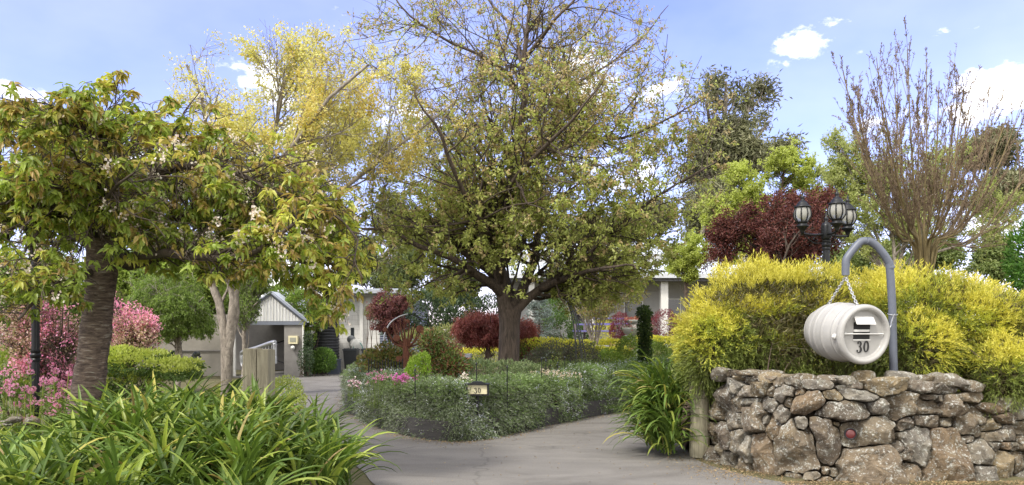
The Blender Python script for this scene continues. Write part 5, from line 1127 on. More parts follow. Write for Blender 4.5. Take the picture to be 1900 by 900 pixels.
    m.build('crown', [LM('pear_green', [(.29, .34, .09), (.38, .42, .13), (.47, .49, .18)], transl=.48, var=.25), LM('pear_bronze', [(.40, .30, .16), (.48, .38, .21), (.42, .37, .18)], transl=.35, var=.2), LM('pear_lime', [(.40, .43, .12), (.50, .51, .18)], transl=.4)], t)
build_big_tree()

# ---- weeping cherry, left foreground
def build_cherry():
    Y = 8.9; g = np.random.default_rng(202); b = at(160, 800, Y); t = thing('cherry_tree', 'low spreading cherry tree with banded bark and drooping bronze tipped leaves at the left', 'tree', (b[0], Y, 0))
    m = MB(); pts = [at(150, 893, Y), at(153, 830, Y), at(158, 760, Y), at(168, 690, Y), at(177, 620, Y), at(185, 540, Y), at(190, 480, Y), at(192, 440, Y)]
    P = smooth_path(pts, 40); r = np.interp(np.linspace(0, 1, 40), [0, .12, .35, .7, .88, 1], [.24, .185, .165, .155, .17, .18]); r = r * (1 + .04 * np.sin(np.arange(40) * .9) + .03 * np.sin(np.arange(40) * 2.3)); tubes(m, P[None], r[None], 26, cap=True)
    tube(m, smooth_path([at(188, 690, Y - .04), at(199, 600, Y), at(204, 520, Y), at(204, 460, Y)], 16), np.linspace(.03, .075, 16), 12); m.build('trunk', M['cherry_bark'], t, smooth=True)
    Ls = [([(198, 470), (235, 478, -.3), (275, 470, -.5), (330, 470, -.7), (380, 482, -.8), (435, 482, -.9), (470, 470, -1), (520, 430, -1.1)], .062, .018), ([(205, 470), (240, 490, .2), (300, 478, .4), (370, 462, .6), (440, 440, .9), (520, 420, 1.2), (610, 430, 1.5), (670, 500, 1.4)], .07, .012), ([(192, 450), (250, 410, .3), (350, 400, .3), (450, 410, .1), (550, 440, 0), (615, 510, -.2)], .05, .009), ([(190, 450), (250, 380, .4), (370, 350, .8), (480, 360, .8), (590, 400, .7), (650, 460, .6)], .07, .012),
          ([(192, 450), (200, 400), (235, 350, -.1), (300, 320, -.2), (390, 300, -.3), (470, 330, -.4), (560, 380, -.5), (640, 430, -.5), (670, 480, -.5)], .055, .008), ([(190, 450), (180, 390, .3), (200, 320, .5), (260, 260, .8), (320, 250, .8), (370, 290, .9)], .06, .010),
          ([(186, 455), (150, 400, -.2), (90, 370, -.5), (20, 350, -.7), (-60, 360, -.9), (-140, 400, -1)], .09, .015), ([(188, 460), (150, 430, .4), (100, 410, .9), (30, 400, 1.3), (-60, 420, 1.6)], .08, .015),
          ([(190, 440), (170, 370), (140, 300), (90, 240, .2), (30, 210, .3), (-40, 210, .4)], .08, .012), ([(190, 440), (195, 360, -.6), (180, 290, -1), (150, 240, -1.3), (110, 220, -1.5)], .04, .008), ([(192, 450), (215, 400, 1), (260, 360, 1.7), (320, 340, 2.3), (400, 340, 2.8)], .08, .012),
          ([(180, 500, -.05), (140, 520, -.4), (105, 540, -.7), (60, 560, -1), (20, 600, -1.2)], .045, .012), ([(188, 450), (190, 400, -.6), (215, 350, -1.1), (250, 320, -1.6)], .04, .008), ([(188, 450), (160, 390, -.6), (120, 350, -1.1), (60, 330, -1.6)], .04, .008)]
    P0, R0 = limbs_to([px_limb(p, Y, a, c, 14) for p, a, c in Ls]); w = sn(P0.reshape(-1, 3), 3, 5).reshape(P0.shape[:2]); P0[:, 2:] += w[:, 2:, None] * V3([.09, .09, .08])
    env = ells((at(70, 340, Y), (1.5, 2.0, .98)), (at(190, 300, Y), (1.3, 2.1, .80)), (at(400, 320, Y), (1.25, 1.8, .78)), (at(310, 290, Y), (1.0, 1.8, .70)), (at(450, 300, Y), (.9, 1.5, .6)), (at(540, 410, Y), (.85, 1.5, .74)), (at(625, 480, Y), (.40, 1.0, .75)), (at(655, 520, Y), (.26, .6, .5)), (at(-60, 430, Y), (1.1, 1.6, 1.0)), (at(40, 480, Y - .4), (.75, 1.2, .72)), (at(20, 560, Y - .6), (.45, .8, .5)), (at(110, 500, Y - .9), (.5, .6, .5)), (at(300, 440, Y), (1.0, 1.5, .42)), (at(480, 480, Y), (.9, 1.2, .42)), (at(600, 560, Y - .3), (.35, .7, .42)), (at(660, 560, Y - .3), (.25, .6, .4)))
    P1, R1 = grow(P0, R0, 220, (.2, 1), (.5, 1.3), (25, 65), 8, .2, [.1, .05, 0, -.06, -.12, -.18, -.22], .5, env, rmin=.009, g=g)
    P2, R2 = grow(np.concatenate([P1]), R1, 1500, (.1, 1), (.25, .7), (25, 75), 6, .24, [.05, 0, -.1, -.2, -.25], .6, env, rmin=.0055, g=g); P2b, R2b = grow(P0, R0, 1100, (.15, 1), (.25, .65), (30, 75), 6, .24, [.15, 0, -.1, -.15, -.2], .3, env, rmin=.0055, rmax=.012, g=g)
    P2 = np.concatenate([P2, P2b]); R2 = np.concatenate([R2, R2b]); P3, R3 = grow(P2, R2, 4200, (.15, 1), (.12, .4), (25, 80), 4, .28, -.1, .7, env, rmin=.0035, g=g)
    m = MB(); tubes(m, P0, R0, 10); tubes(m, P1, R1, 6); tubes(m, P2, R2, 4); tubes(m, P3, R3, 3); m.build('branches', M['dark_bark'], t, smooth=True)
    # drooping rosettes of long toothed leaves
    tw = P3; n = 8200; p, T = on_twigs(tw, n, (.4, 1), g); surf = sn(p * [1, 1, 2.2], 1.25, 5, 3); k = g.random(n) < np.interp(surf, [-.45, -.05, .3], [.32, .85, 1]); und = (p[:, 2] < np.interp(p[:, 0], [-5.5, -4.6, -4.1, -2.7, -2.2], [1.6, 1.7, 2.25, 2.2, 1.4])) & (g.random(n) < .55); k &= ~und; p, T = p[k], T[k]; K = 7; q = np.repeat(p, K, 0) + g.normal(size=(len(p) * K, 3)) * .018
    az = (np.repeat(g.uniform(0, 6.28, len(p)), K) + np.tile(np.arange(K) * 2 * pi / K, len(p)) + g.normal(size=len(q)) * .3); D = np.stack([np.cos(az), np.sin(az), g.uniform(-1.25, .25, len(q))], 1); D = nrm(D + np.repeat(T, K, 0) * .5)
    hz = (q[:, 2] - 2.3) / 1.9; rt = np.interp(q[:, 0], [-3.3, -1.9], [0, .4]); cl = np.repeat(g.random(len(p)), K); mi = np.where(cl < .16 + .36 * np.clip(hz, 0, 1) ** 2 + rt * .4, 1, 0); mi = np.where((mi == 0) & (np.repeat(g.random(len(p)), K) < .18 + .3 * np.clip(hz, 0, 1) + rt), 2, mi)
    m = MB(); leaves(m, q, D, np.repeat(g.uniform(.65, 1.1, len(p)), K) * g.uniform(.07, .135, len(q)), np.repeat(g.uniform(.7, 1.1, len(p)), K) * g.uniform(.032, .052, len(q)), mi, fold=.2, curl=.28, up=(0, 0, 1), shape='long', g=g)
    m.build('crown', [LM('cherry_green', [(.20, .27, .05), (.28, .36, .07), (.36, .44, .10)], transl=.45, rough=.38, spec=.45, var=.25), LM('cherry_bronze', [(.38, .26, .10), (.44, .34, .11), (.40, .37, .10)], transl=.4, rough=.4, spec=.4, var=.2), LM('cherry_yellow', [(.44, .46, .09), (.52, .51, .12), (.38, .44, .09)], transl=.45, rough=.4)], t)
    n = 620; p, T = on_twigs(P3, n, (.2, 1), g); k = (sn(p, 1.3, 44, 2) > -.1) | (g.random(n) < .25); p = p[k] + nrm(p[k] - V3([-4.3, 9.2, 2.2])) * .09; K = 16; q = np.repeat(p, K, 0) + g.normal(size=(len(p) * K, 3)) * [.030, .030, .036]
    m = MB(); leaves(m, q, rdirs(len(q), g), .034, .028, g=g); m.build('blossom', LM('faded_blossom', [(.70, .60, .57), (.78, .73, .70), (.48, .34, .28)], transl=.35, var=.1), t)
build_cherry()

def foliage_tree(name, label, base, tops, env, mats, LW, n, seed, r0=.1, bark='twig', n1=50, n2=260, n3=1100, l1=(.8, 2), l2=(.4, 1), l3=(.2, .5), trop=(.1, .05, .02), mprob=None, K=4, droop=.3, shape='leaf', group=None, parts=('trunk', 'crown'), spread=.04, trunkr=None, ang=(20, 55), upw=0.0, dens=None, twsides=3, rm=1.0, cat='tree', rnd=1.0):
    g = np.random.default_rng(seed); t = thing(name, label, cat, base, group); base = V3(base)
    L0 = []
    for q in tops:
        pts = [base] + [V3(z) for z in q]; L0.append((smooth_path(pts, 10), np.linspace(r0 * (1 if len(tops) < 3 else .75), r0 * .16, 10)))
    P0, R0 = limbs_to(L0); P0[:, 2:] += sn(P0[:, 2:].reshape(-1, 3), 1.3, seed).reshape(len(P0), 8, 1) * V3([.08, .08, .04]) * min(2, r0 * 10)
    P1, R1 = grow(P0, R0, n1, (.25, 1), l1, ang, 7, .13, trop[0], .5, env, rmin=.009 * rm, g=g); P2, R2 = grow(np.concatenate([P1]), R1, n2, (.15, 1), l2, (25, 65), 6, .18, trop[1], .6, env, rmin=.006 * rm, g=g)
    P3, R3 = grow(P2, R2, n3, (.15, 1), l3, (25, 70), 4, .2, trop[2], .7, env, rmin=.004 * rm, g=g)
    m = MB(); tubes(m, P0, R0, 9, cap=True); tubes(m, P1, R1, 5); tubes(m, P2, R2, 4); tubes(m, P3, R3, twsides); m.build(parts[0], M[bark], t, smooth=True)
    p, T = on_twigs(P3, n, (.1, 1), g)
    if dens: k = g.random(n) < dens(p); p, T = p[k], T[k]
    q = np.repeat(p, K, 0) + g.normal(size=(len(p) * K, 3)) * spread; D = nrm(np.repeat(T, K, 0) * .5 + rdirs(len(q), g) * rnd + V3([0, 0, upw - droop])); mi = mprob(q, T, g) if mprob else 0
    m = MB(); leaves(m, q, D, LW[0] * g.uniform(.65, 1.25, len(q)), LW[1] * g.uniform(.7, 1.2, len(q)), mi, shape=shape, g=g); m.build(parts[1], mats, t); return t

def build_other_trees():
    # yellow spring tree behind the cherry: pale twin trunk
    Y = 14.6; g = np.random.default_rng(5)
    yel = [LM('yellow_leaflets', [(.62, .57, .20), (.70, .65, .28), (.56, .55, .20)], transl=.4, var=.15), LM('apricot_leaflets', [(.60, .46, .17), (.52, .46, .15)], transl=.4)]
    base = at(418, 760, Y) * [1, 1, 0]
    tops = [[at(420, 700, Y), at(424, 620, Y), at(428, 540, Y), at(440, 460, Y), at(470, 370, Y), at(500, 270, Y), at(520, 170, Y), at(560, 90, Y)],
            [at(420, 700, Y), at(424, 610, Y), at(430, 540, Y), at(470, 470, Y), at(560, 400, Y), at(660, 330, Y), at(740, 270, Y + .3), at(840, 190, Y + .6)],
            [at(420, 700, Y), at(424, 610, Y), at(432, 530, Y), at(480, 440, Y), at(560, 340, Y + .8), at(620, 230, Y + 1.2), at(650, 130, Y + 1.4)],
            [at(419, 690, Y), at(410, 610, Y), at(385, 545, Y), at(370, 490, Y), at(370, 400, Y), at(400, 290, Y - .5), at(380, 190, Y - .8), at(345, 120, Y - 1)],
            [at(420, 700, Y), at(424, 610, Y), at(430, 520, Y), at(450, 400, Y - .7), at(520, 300, Y - 1.2), at(600, 200, Y - 1.5), at(680, 120, Y - 1.6)]]
    env = ells((at(580, 215, Y), (2.3, 2.4, 1.45)), (at(410, 180, Y), (.95, 1.5, 1.1)), (at(480, 230, Y), (1.4, 1.8, 1.1)), (at(700, 230, Y), (1.4, 1.5, .9)), (at(620, 110, Y), (1.1, 1.4, .75)), (at(620, 300, Y), (1.6, 1.6, .8)), (at(820, 205, Y), (.8, 1, .55)), (at(500, 320, Y), (1.5, 1.6, .9)), (at(690, 310, Y), (1.4, 1.4, .7)), (at(720, 120, Y), (.9, 1.2, .6)))
    foliage_tree('honey_locust', 'tree with bright yellow feathery leaves and pale forked trunk behind the cherry', base, tops, env, yel, (.06, .028), 30000, 31, r0=.13, bark='grey_bark', n1=120, n2=800, n3=3600, l1=(.9, 2.2), l2=(.5, 1.3), l3=(.2, .6), trop=(.12, .1, .05), K=6, droop=.15, shape='quad',
                 mprob=lambda P, T, g: (sn(P, 1.0, 3, 2) + g.normal(size=len(P)) * .3 > .45).astype(int), spread=.05, dens=lambda p: np.interp(sn(p, 2.6, 66, 3), [-.35, .1, .4], [.03, .4, .95]))
    # dark eucalypt on the skyline and its fainter neighbours
    gum = [LM('gum_grey_green', [(.12, .13, .065), (.18, .185, .10), (.25, .245, .145)], transl=.15, var=.35, nscale=.5), ]
    def gumtree(label, Y, trunk, clumps, seed, n, r0, L=.34, grp='eucalypts on the skyline', mats=gum):
        base = at(*trunk[0], Y); base[2] = float(gh(base[0], Y)) ; tops = []
        g = np.random.default_rng(seed)
        for (x, y, rx, rz) in clumps:
            tops.append([at(*trunk[1], Y), at(*trunk[2], Y), at((trunk[2][0] + x) / 2, (trunk[2][1] + y) / 2 + 12, Y + g.normal() * 1), at(x, y, Y + g.normal() * 1.5)])
        E = [(tp[-1], (rx * Y / FOC, rx * Y / FOC, rz * Y / FOC)) for tp, (x, y, rx, rz) in zip(tops, clumps)]; env = ells(*E)
        foliage_tree('gum_tree', label, base, tops, env, mats, (L, L * .3), n, seed, r0=r0, bark='gum_bark', n1=90, n2=420, n3=1500, l1=(1.2, 4), l2=(.8, 2.2), l3=(.5, 1.2), trop=(.15, .1, .08), K=6, droop=.5, spread=.25, group=grp, rm=3,
                     dens=lambda p: np.interp(sn(p, .5, seed, 3), [-.4, .1], [.15, 1]))
    gumtree('tall dark grey green gum tree rising behind the big tree at the right', 46, [(1318, 620), (1322, 480), (1330, 330)], [(1350, 150, 62, 40), (1310, 190, 48, 44), (1395, 180, 50, 40), (1330, 240, 60, 44), (1420, 235, 52, 30), (1370, 290, 66, 34), (1290, 310, 40, 36), (1440, 290, 48, 24), (1470, 275, 34, 22), (1300, 400, 40, 40), (1350, 360, 55, 30), (1260, 370, 34, 34), (1290, 470, 50, 30)], 61, 9500, .45)
    gumtree('distant layered gum tree at the right edge behind the bare tree', 60, [(1850, 620), (1845, 500), (1850, 400)], [(1840, 262, 60, 16), (1890, 285, 40, 14), (1800, 300, 46, 14), (1860, 330, 55, 14), (1910, 340, 46, 20), (1820, 370, 46, 16), (1880, 250, 40, 12), (1940, 270, 40, 18)], 62, 3600, .4, L=.42)
    gumtree('distant dark gum tree behind the left half of the big crown', 52, [(730, 620), (735, 520), (740, 450)], [(700, 440, 52, 30), (770, 430, 50, 34), (735, 395, 52, 34), (670, 490, 48, 30), (800, 490, 56, 34), (720, 500, 60, 36)], 63, 4200, .4)
    gumtree('distant dark gum tree seen low behind the right side of the big crown', 50, [(1120, 600), (1125, 500), (1130, 430)], [(1100, 430, 52, 30), (1170, 420, 50, 34), (1060, 465, 48, 26), (1220, 400, 40, 30)], 64, 3000, .4)
    # lime green trees
    lime = [LM('fresh_lime', [(.38, .43, .10), (.47, .52, .15), (.34, .38, .10)], transl=.45, var=.22, nscale=.8)]; pale = [LM('pale_spring_green', [(.33, .37, .13), (.42, .45, .18), (.29, .33, .12)], transl=.4, var=.2)]
    Y = 27; base = at(1400, 640, Y); base[2] = 1.0
    foliage_tree('lime_tree', 'fresh lime green leafy tree behind the dark red shrub', base, [[at(1395, 480, Y), at(1380, 400, Y), at(1370, 330, Y)], [at(1410, 470, Y), at(1440, 380, Y), at(1460, 290, Y)], [at(1400, 490, Y), at(1350, 430, Y), at(1320, 380, Y)], [at(1410, 480, Y), at(1480, 420, Y), at(1520, 340, Y)]],
                 ells((at(1420, 360, Y), (1.9, 1.6, 1.5)), (at(1340, 420, Y), (1.1, 1.2, 1.4)), (at(1500, 360, Y), (1.2, 1.2, 1.8)), (at(1310, 480, Y), (.9, 1, 1.0))), lime, (.10, .055), 14000, 71, r0=.14, n1=110, n2=700, n3=2400, l1=(.6, 1.6), l2=(.4, .9), l3=(.2, .5), trop=(.12, .05, .03), K=6, droop=.1, group='lime green trees', dens=lambda p: np.interp(sn(p, 1.6, 6, 3), [-.3, .3], [.06, .8]))
    Y = 25; base = at(1660, 640, Y); base[2] = 1.0
    foliage_tree('lime_tree', 'thin pale green tree with open twiggy branches behind the bare fan tree', base, [[at(1640, 480, Y), at(1600, 380, Y), at(1560, 280, Y)], [at(1660, 470, Y), at(1650, 370, Y), at(1640, 260, Y)], [at(1670, 480, Y), at(1720, 390, Y), at(1760, 300, Y)], [at(1680, 500, Y), at(1790, 450, Y), at(1870, 400, Y)], [at(1640, 500, Y), at(1580, 440, Y), at(1540, 360, Y)]],
                 ells((at(1600, 360, Y), (1.5, 1.4, 2.1)), (at(1740, 360, Y), (2.1, 1.5, 1.8)), (at(1850, 430, Y), (1.9, 1.5, 1.3)), (at(1550, 260, Y), (.5, .7, .6))), pale, (.085, .045), 17000, 72, r0=.10, n1=110, n2=700, n3=2600, l1=(.6, 1.8), l2=(.4, 1), l3=(.2, .6), trop=(.15, .1, .05), K=3, droop=.1, group='lime green trees', bark='grey_bark')
    Y = 30; base = at(1272, 640, Y); base[2] = 1.1
    foliage_tree('lime_tree', 'small loose pale green tree in front of the house roof beside the golden conifer', base, [[at(1270, 520, Y), at(1275, 460, Y)], [at(1275, 520, Y), at(1300, 470, Y)], [at(1270, 520, Y), at(1245, 480, Y)]],
                 ells((at(1285, 475, Y), (1.15, 1.1, .85)), (at(1300, 430, Y), (.8, .8, .5))), lime, (.09, .05), 3500, 73, r0=.07, n1=26, n2=120, n3=420, l1=(.4, 1), l2=(.3, .6), l3=(.2, .4), K=4, droop=.2, group='lime green trees')
    # bare fan shaped tree
    Y = 13.4; base = at(1715, 560, Y); base[2] = .9; tops = []; g = np.random.default_rng(12)
    for x, y, d in [(1562, 130, 0), (1590, 200, .6), (1625, 108, -.5), (1655, 125, .5), (1684, 92, -.2), (1720, 112, .7), (1745, 150, -.6), (1790, 165, .3), (1800, 200, -.8), (1845, 195, .8), (1870, 215, -.3), (1895, 205, .4), (1600, 260, -.9), (1935, 290, .2), (1700, 180, 1.4), (1640, 180, -1.4), (1770, 220, -1.5), (1830, 260, 1.3)]:
        bx = 1712 + (x - 1712) * .10; tops.append([at(bx, 470, Y + d * .1), at(bx + (x - bx) * .32, 410 + (y - 150) * .3, Y + d * .4), at(bx + (x - bx) * .72, 290 + (y - 150) * .5, Y + d * .8), at(x, y, Y + d)])
    g = np.random.default_rng(81); t = thing('bare_tree', 'leafless fan shaped tree with reddish upright twigs against the sky', 'tree', base)
    L0 = [(smooth_path([base] + q, 16), np.linspace(.030, .006, 16)) for q in tops]; P0, R0 = limbs_to(L0); P0[:, 2:] += sn(P0[:, 2:].reshape(-1, 3), 1.1, 4).reshape(len(P0), 14, 1) * V3([.05, .05, .02])
    P1, R1 = grow(P0, R0, 340, (.33, .95), (.6, 1.7), (12, 32), 9, .05, .10, .5, None, rmin=.0055, g=g, decay=.55); P2, R2 = grow(np.concatenate([P1, P0[:, ::2][:, :9] if False else P1]), np.concatenate([R1, R1]), 820, (.2, 1), (.25, .85), (14, 40), 7, .07, .12, .7, None, rmin=.0042, g=g)
    k = P2[:, -1, 2] < np.interp(P2[:, -1, 0], [at(1560, 0, Y)[0], at(1690, 0, Y)[0], at(1900, 0, Y)[0]], [at(0, 120, Y)[2], at(0, 85, Y)[2], at(0, 190, Y)[2]]); P2, R2 = P2[k], R2[k]
    m = MB(); tubes(m, P0, R0, 7, cap=True); m.build('trunk', M['vase_bark'], t, smooth=True); m = MB(); tubes(m, P1, R1, 5); tubes(m, P2, R2, 4)
    # knobbly side shoots near every tip
    for A_ in (P0, P1, P2):
        p, T = on_twigs(A_, 26 * len(A_) // (3 if A_ is P2 else 1), (.55, 1), g); d = nrm(T + rdirs(len(p), g) * .8); ln = g.uniform(.02, .06, len(p))[:, None]; q = np.stack([p, p + d * ln * .6, p + d * ln], 1); tubes(m, q, np.tile([.0045, .0045, .0055], (len(p), 1)), 3)
    m.build('branches', M['vase_tip'], t, smooth=True)
    p, T = on_twigs(np.concatenate([P0[:, 7:], P0[:, :9]]), 10, (.5, 1), g)
    q = np.concatenate([on_twigs(A_, 2400, (.5, 1), g)[0] for A_ in (P1, P2)]); m = MB(); leaves(m, q, nrm(rdirs(len(q), g) + V3([0, 0, .6])), .022, .009, shape='quad', g=g); m.build('buds', LM('tiny_buds', [(.16, .10, .05), (.22, .20, .07)], transl=.2), t)
    # dark red shrub behind the lamp
    red = [LM('dark_red_leaf', [(.07, .022, .022), (.13, .042, .038), (.20, .08, .06)], transl=.25, var=.3, nscale=1.5)]
    Y = 14.5; base = at(1440, 640, Y); base[2] = .4
    foliage_tree('purple_smoke_bush', 'dark red leaved bushy tree behind the lamp post and golden conifer', base, [[at(x0, 500, Y + d), at(x, y, Y + d)] for x0, x, y, d in [(1430, 1350, 430, 0), (1435, 1385, 400, .4), (1440, 1430, 385, -.3), (1450, 1480, 370, .3), (1455, 1530, 400, -.4), (1460, 1550, 440, .2), (1440, 1410, 420, .9), (1450, 1500, 410, -.9), (1420, 1345, 460, .3), (1450, 1525, 360, 0)]],
                 ells((at(1440, 450, Y), (1.10, 1.0, .72)), (at(1370, 440, Y), (.6, .8, .6)), (at(1525, 430, Y), (.5, .7, .8)), (at(1450, 400, Y), (.8, .7, .55)), (at(1400, 480, Y), (.9, .8, .6))), red, (.055, .026), 11000, 91, r0=.045, n1=160, n2=900, n3=2900, l1=(.3, .9), l2=(.2, .55), l3=(.12, .3), trop=(.15, .1, .1), K=5, droop=0, bark='dark_bark', rm=.8, cat='shrub', parts=('stems', 'foliage'))
    # bright green shrub on the right frame edge
    shrub('evergreen_shrub', 'glossy green shrub cut by the right frame edge', 'shrub', at(1920, 600, 13) * [1, 1, 0] + [0, 0, .9], EE((1925, 480, 13, .42, .5, .62), (1935, 530, 13, .42, .5, .6)), 3200, (.09, .045), [LM('glossy_green', [(.05, .13, .02), (.09, .2, .035), (.14, .27, .05)], var=.25)], 14)
build_other_trees()

def build_garden():
    # ----- central bed
    mred = [LM('maple_red', [(.20, .055, .055), (.30, .095, .09), (.40, .18, .16)], transl=.35, var=.3, nscale=2)]; mpur = [LM('barberry_purple', [(.13, .03, .045), (.20, .045, .065), (.27, .08, .09)], transl=.3, var=.3, nscale=3)]
    Y = 20.0; base = at(906, 680, Y); base[2] = .5
    def jm(label, Y, bx, E, n, seed, tops):
        base = at(bx, 680, Y); base[2] = .45
        foliage_tree('japanese_maple', label, base, tops, ells(*E), mred, (.085, .02), n, seed, r0=.06, n1=60, n2=300, n3=900, l1=(.3, .8), l2=(.2, .5), l3=(.1, .3), trop=(.1, -.1, -.25), K=6, droop=.7, bark='twig', rm=.8, group='red japanese maples', spread=.05)
    jm('low spreading red weeping maple left of the big trunk', 20.0, 905, EE((885, 612, 20, .72, .7, .40), (850, 625, 20, .38, .5, .38), (925, 605, 20, .5, .6, .42)), 5200, 301, [[at(905, 640, Y), at(x, y, Y + d)] for x, y, d in [(850, 612, 0), (880, 590, .3), (915, 585, -.3), (940, 605, 0), (865, 600, -.3)]])
    Y = 21.0; jm('red maple foliage showing right behind the big trunk', 21.0, 966, EE((975, 620, 21, .30, .5, .42), (965, 645, 21, .26, .4, .30)), 2200, 302, [[at(966, 650, Y), at(975, 620, Y)], [at(966, 650, Y), at(985, 630, Y)], [at(966, 650, Y), at(958, 615, Y)]])
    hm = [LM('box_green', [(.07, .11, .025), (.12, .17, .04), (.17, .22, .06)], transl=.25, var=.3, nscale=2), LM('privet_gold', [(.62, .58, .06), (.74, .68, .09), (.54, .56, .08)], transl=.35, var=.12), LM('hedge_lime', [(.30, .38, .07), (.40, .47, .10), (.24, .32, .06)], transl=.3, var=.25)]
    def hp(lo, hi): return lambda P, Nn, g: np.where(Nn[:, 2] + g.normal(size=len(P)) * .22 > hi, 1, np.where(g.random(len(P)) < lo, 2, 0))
    W = lambda x, Y: (at(x, 0, Y)[0], Y)
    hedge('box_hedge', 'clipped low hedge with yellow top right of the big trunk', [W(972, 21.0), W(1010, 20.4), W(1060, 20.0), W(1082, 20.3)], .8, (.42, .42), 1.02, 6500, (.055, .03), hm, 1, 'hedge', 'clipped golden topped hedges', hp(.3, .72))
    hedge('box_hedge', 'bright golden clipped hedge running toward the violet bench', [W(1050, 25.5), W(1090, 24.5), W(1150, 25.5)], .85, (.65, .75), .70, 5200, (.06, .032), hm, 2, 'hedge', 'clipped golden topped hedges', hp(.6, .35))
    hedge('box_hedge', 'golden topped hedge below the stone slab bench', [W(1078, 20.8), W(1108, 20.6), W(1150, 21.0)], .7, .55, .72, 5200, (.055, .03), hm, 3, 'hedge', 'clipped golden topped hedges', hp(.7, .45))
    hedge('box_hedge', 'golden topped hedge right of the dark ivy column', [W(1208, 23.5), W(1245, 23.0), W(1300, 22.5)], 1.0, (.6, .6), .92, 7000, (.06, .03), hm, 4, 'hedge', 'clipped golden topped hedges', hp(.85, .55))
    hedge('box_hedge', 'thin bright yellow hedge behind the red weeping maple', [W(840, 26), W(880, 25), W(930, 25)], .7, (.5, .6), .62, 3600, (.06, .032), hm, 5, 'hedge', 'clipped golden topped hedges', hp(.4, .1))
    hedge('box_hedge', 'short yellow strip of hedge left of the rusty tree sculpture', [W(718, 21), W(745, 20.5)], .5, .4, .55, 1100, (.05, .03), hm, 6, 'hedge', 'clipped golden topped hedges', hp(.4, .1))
    # rounded greyish ball shrub
    grn = lambda n, c1, c2, c3, **k: [LM(n, [c1, c2, c3], **k)]
    shrub('round_shrub', 'rounded grey green and purple tinged shrub in front of the obelisk', 'shrub', at(1060, 700, 18) * [1, 1, 0] + [0, 0, .42], EE((1030, 672, 18, .55, .5, .46), (1075, 672, 17.7, .46, .5, .46), (1000, 680, 18.2, .4, .4, .36)), 8500, (.04, .02), [LM('sage_purple', [(.08, .095, .055), (.13, .14, .09), (.12, .075, .075)], transl=.2, var=.35, nscale=2)], 21, shape='quad', lump=.06)
    shrub('barberry_bush', 'purple barberry bush left of the stone urn', 'shrub', at(1152, 630, 26) * [1, 1, 0] + [0, 0, .85], EE((1152, 603, 26, .32, .4, .38), (1145, 615, 26, .25, .3, .25)), 2600, (.06, .022), mpur, 22, group='purple barberry bushes', up=.6)
    shrub('barberry_bush', 'wider purple barberry bush right of the ivy column', 'shrub', at(1235, 630, 26) * [1, 1, 0] + [0, 0, .85], EE((1232, 603, 26, .55, .5, .45), (1262, 606, 26, .35, .4, .35), (1210, 606, 26, .3, .3, .3)), 4200, (.06, .022), mpur, 23, group='purple barberry bushes', up=.6)
    shrub('golden_dome_shrub', 'bright yellow dome shaped shrub behind the violet bench rails', 'shrub', at(1119, 630, 28.6) * [1, 1, 0] + [0, 0, 1.0], EE((1119, 618, 28.6, .42, .4, .55)), 2200, (.06, .028), [hm[1], hm[2]], 24)
    shrub('ivy_column', 'dark slender climber covered column in front of the stone urn', 'climber', at(1197, 680, 18.4) * [1, 1, 0] + [0, 0, .4], EE((1197, 660, 18.4, .15, .15, .5), (1196, 615, 18.4, .16, .16, .42), (1196, 582, 18.4, .17, .16, .18)), 3600, (.06, .038), grn('dark_ivy', (.025, .045, .018), (.045, .08, .025), (.09, .13, .04), var=.3), 25, depth=.8)
    shrub('leafy_shrub', 'light green leafy shrub at the foot of the ivy column', 'shrub', at(1165, 680, 20) * [1, 1, 0] + [0, 0, .45], EE((1168, 655, 19.6, .32, .3, .42), (1215, 660, 20.5, .4, .3, .35), (1130, 670, 19, .3, .3, .28)), 4200, (.06, .035), grn('lettuce_green', (.14, .22, .04), (.22, .31, .06), (.30, .38, .09), transl=.35), 26)
    # dark green mass left of trunk
    dkg = grn('deep_green', (.030, .055, .028), (.055, .09, .042), (.09, .13, .06), transl=.15, var=.4, nscale=1)
    shrub('evergreen_bush', 'dense dark evergreen bush below the big crown left of the trunk', 'shrub', at(800, 620, 30) * [1, 1, 0] + [0, 0, .8], EE((905, 588, 30.5, .9, .9, .75), (790, 580, 30, 1.2, 1, .85), (850, 575, 31, 1.0, 1, .8), (745, 590, 30, .9, .8, .8), (830, 600, 29.5, .8, .8, .6)), 9000, (.15, .05), dkg, 27, stems=10, srad=.04)
    shrub('juniper_bush', 'soft yellow green spreading juniper behind the rusty sculpture', 'shrub', at(810, 650, 24) * [1, 1, 0] + [0, 0, .5], EE((800, 640, 24, .85, .7, .5), (830, 628, 24, .6, .6, .42), (770, 640, 24, .5, .5, .45)), 5200, (.07, .022), grn('juniper', (.20, .22, .07), (.28, .30, .10), (.34, .35, .13), transl=.25), 28)
    # blue spruce
    Y = 27; g = np.random.default_rng(8); b = at(1000, 640, Y); b[2] = .8; t = thing('blue_spruce', 'silvery blue spruce right behind the big trunk', 'conifer', b); z1 = at(0, 545, Y)[2]; m = MB(); tube(m, [b, [b[0], Y, z1]], [.07, .01], 8); Pb = []; 
    for k in range(150): z = b[2] + (z1 - b[2]) * g.random() ** 1.2; r = .85 * (1 - (z - b[2]) / (z1 - b[2])) ** .7 + .08; a = g.uniform(0, 6.28); Pb.append([[b[0], Y, z], [b[0] + cos(a) * r * .6, Y + sin(a) * r * .6, z - .02], [b[0] + cos(a) * r, Y + sin(a) * r, z + .06]])
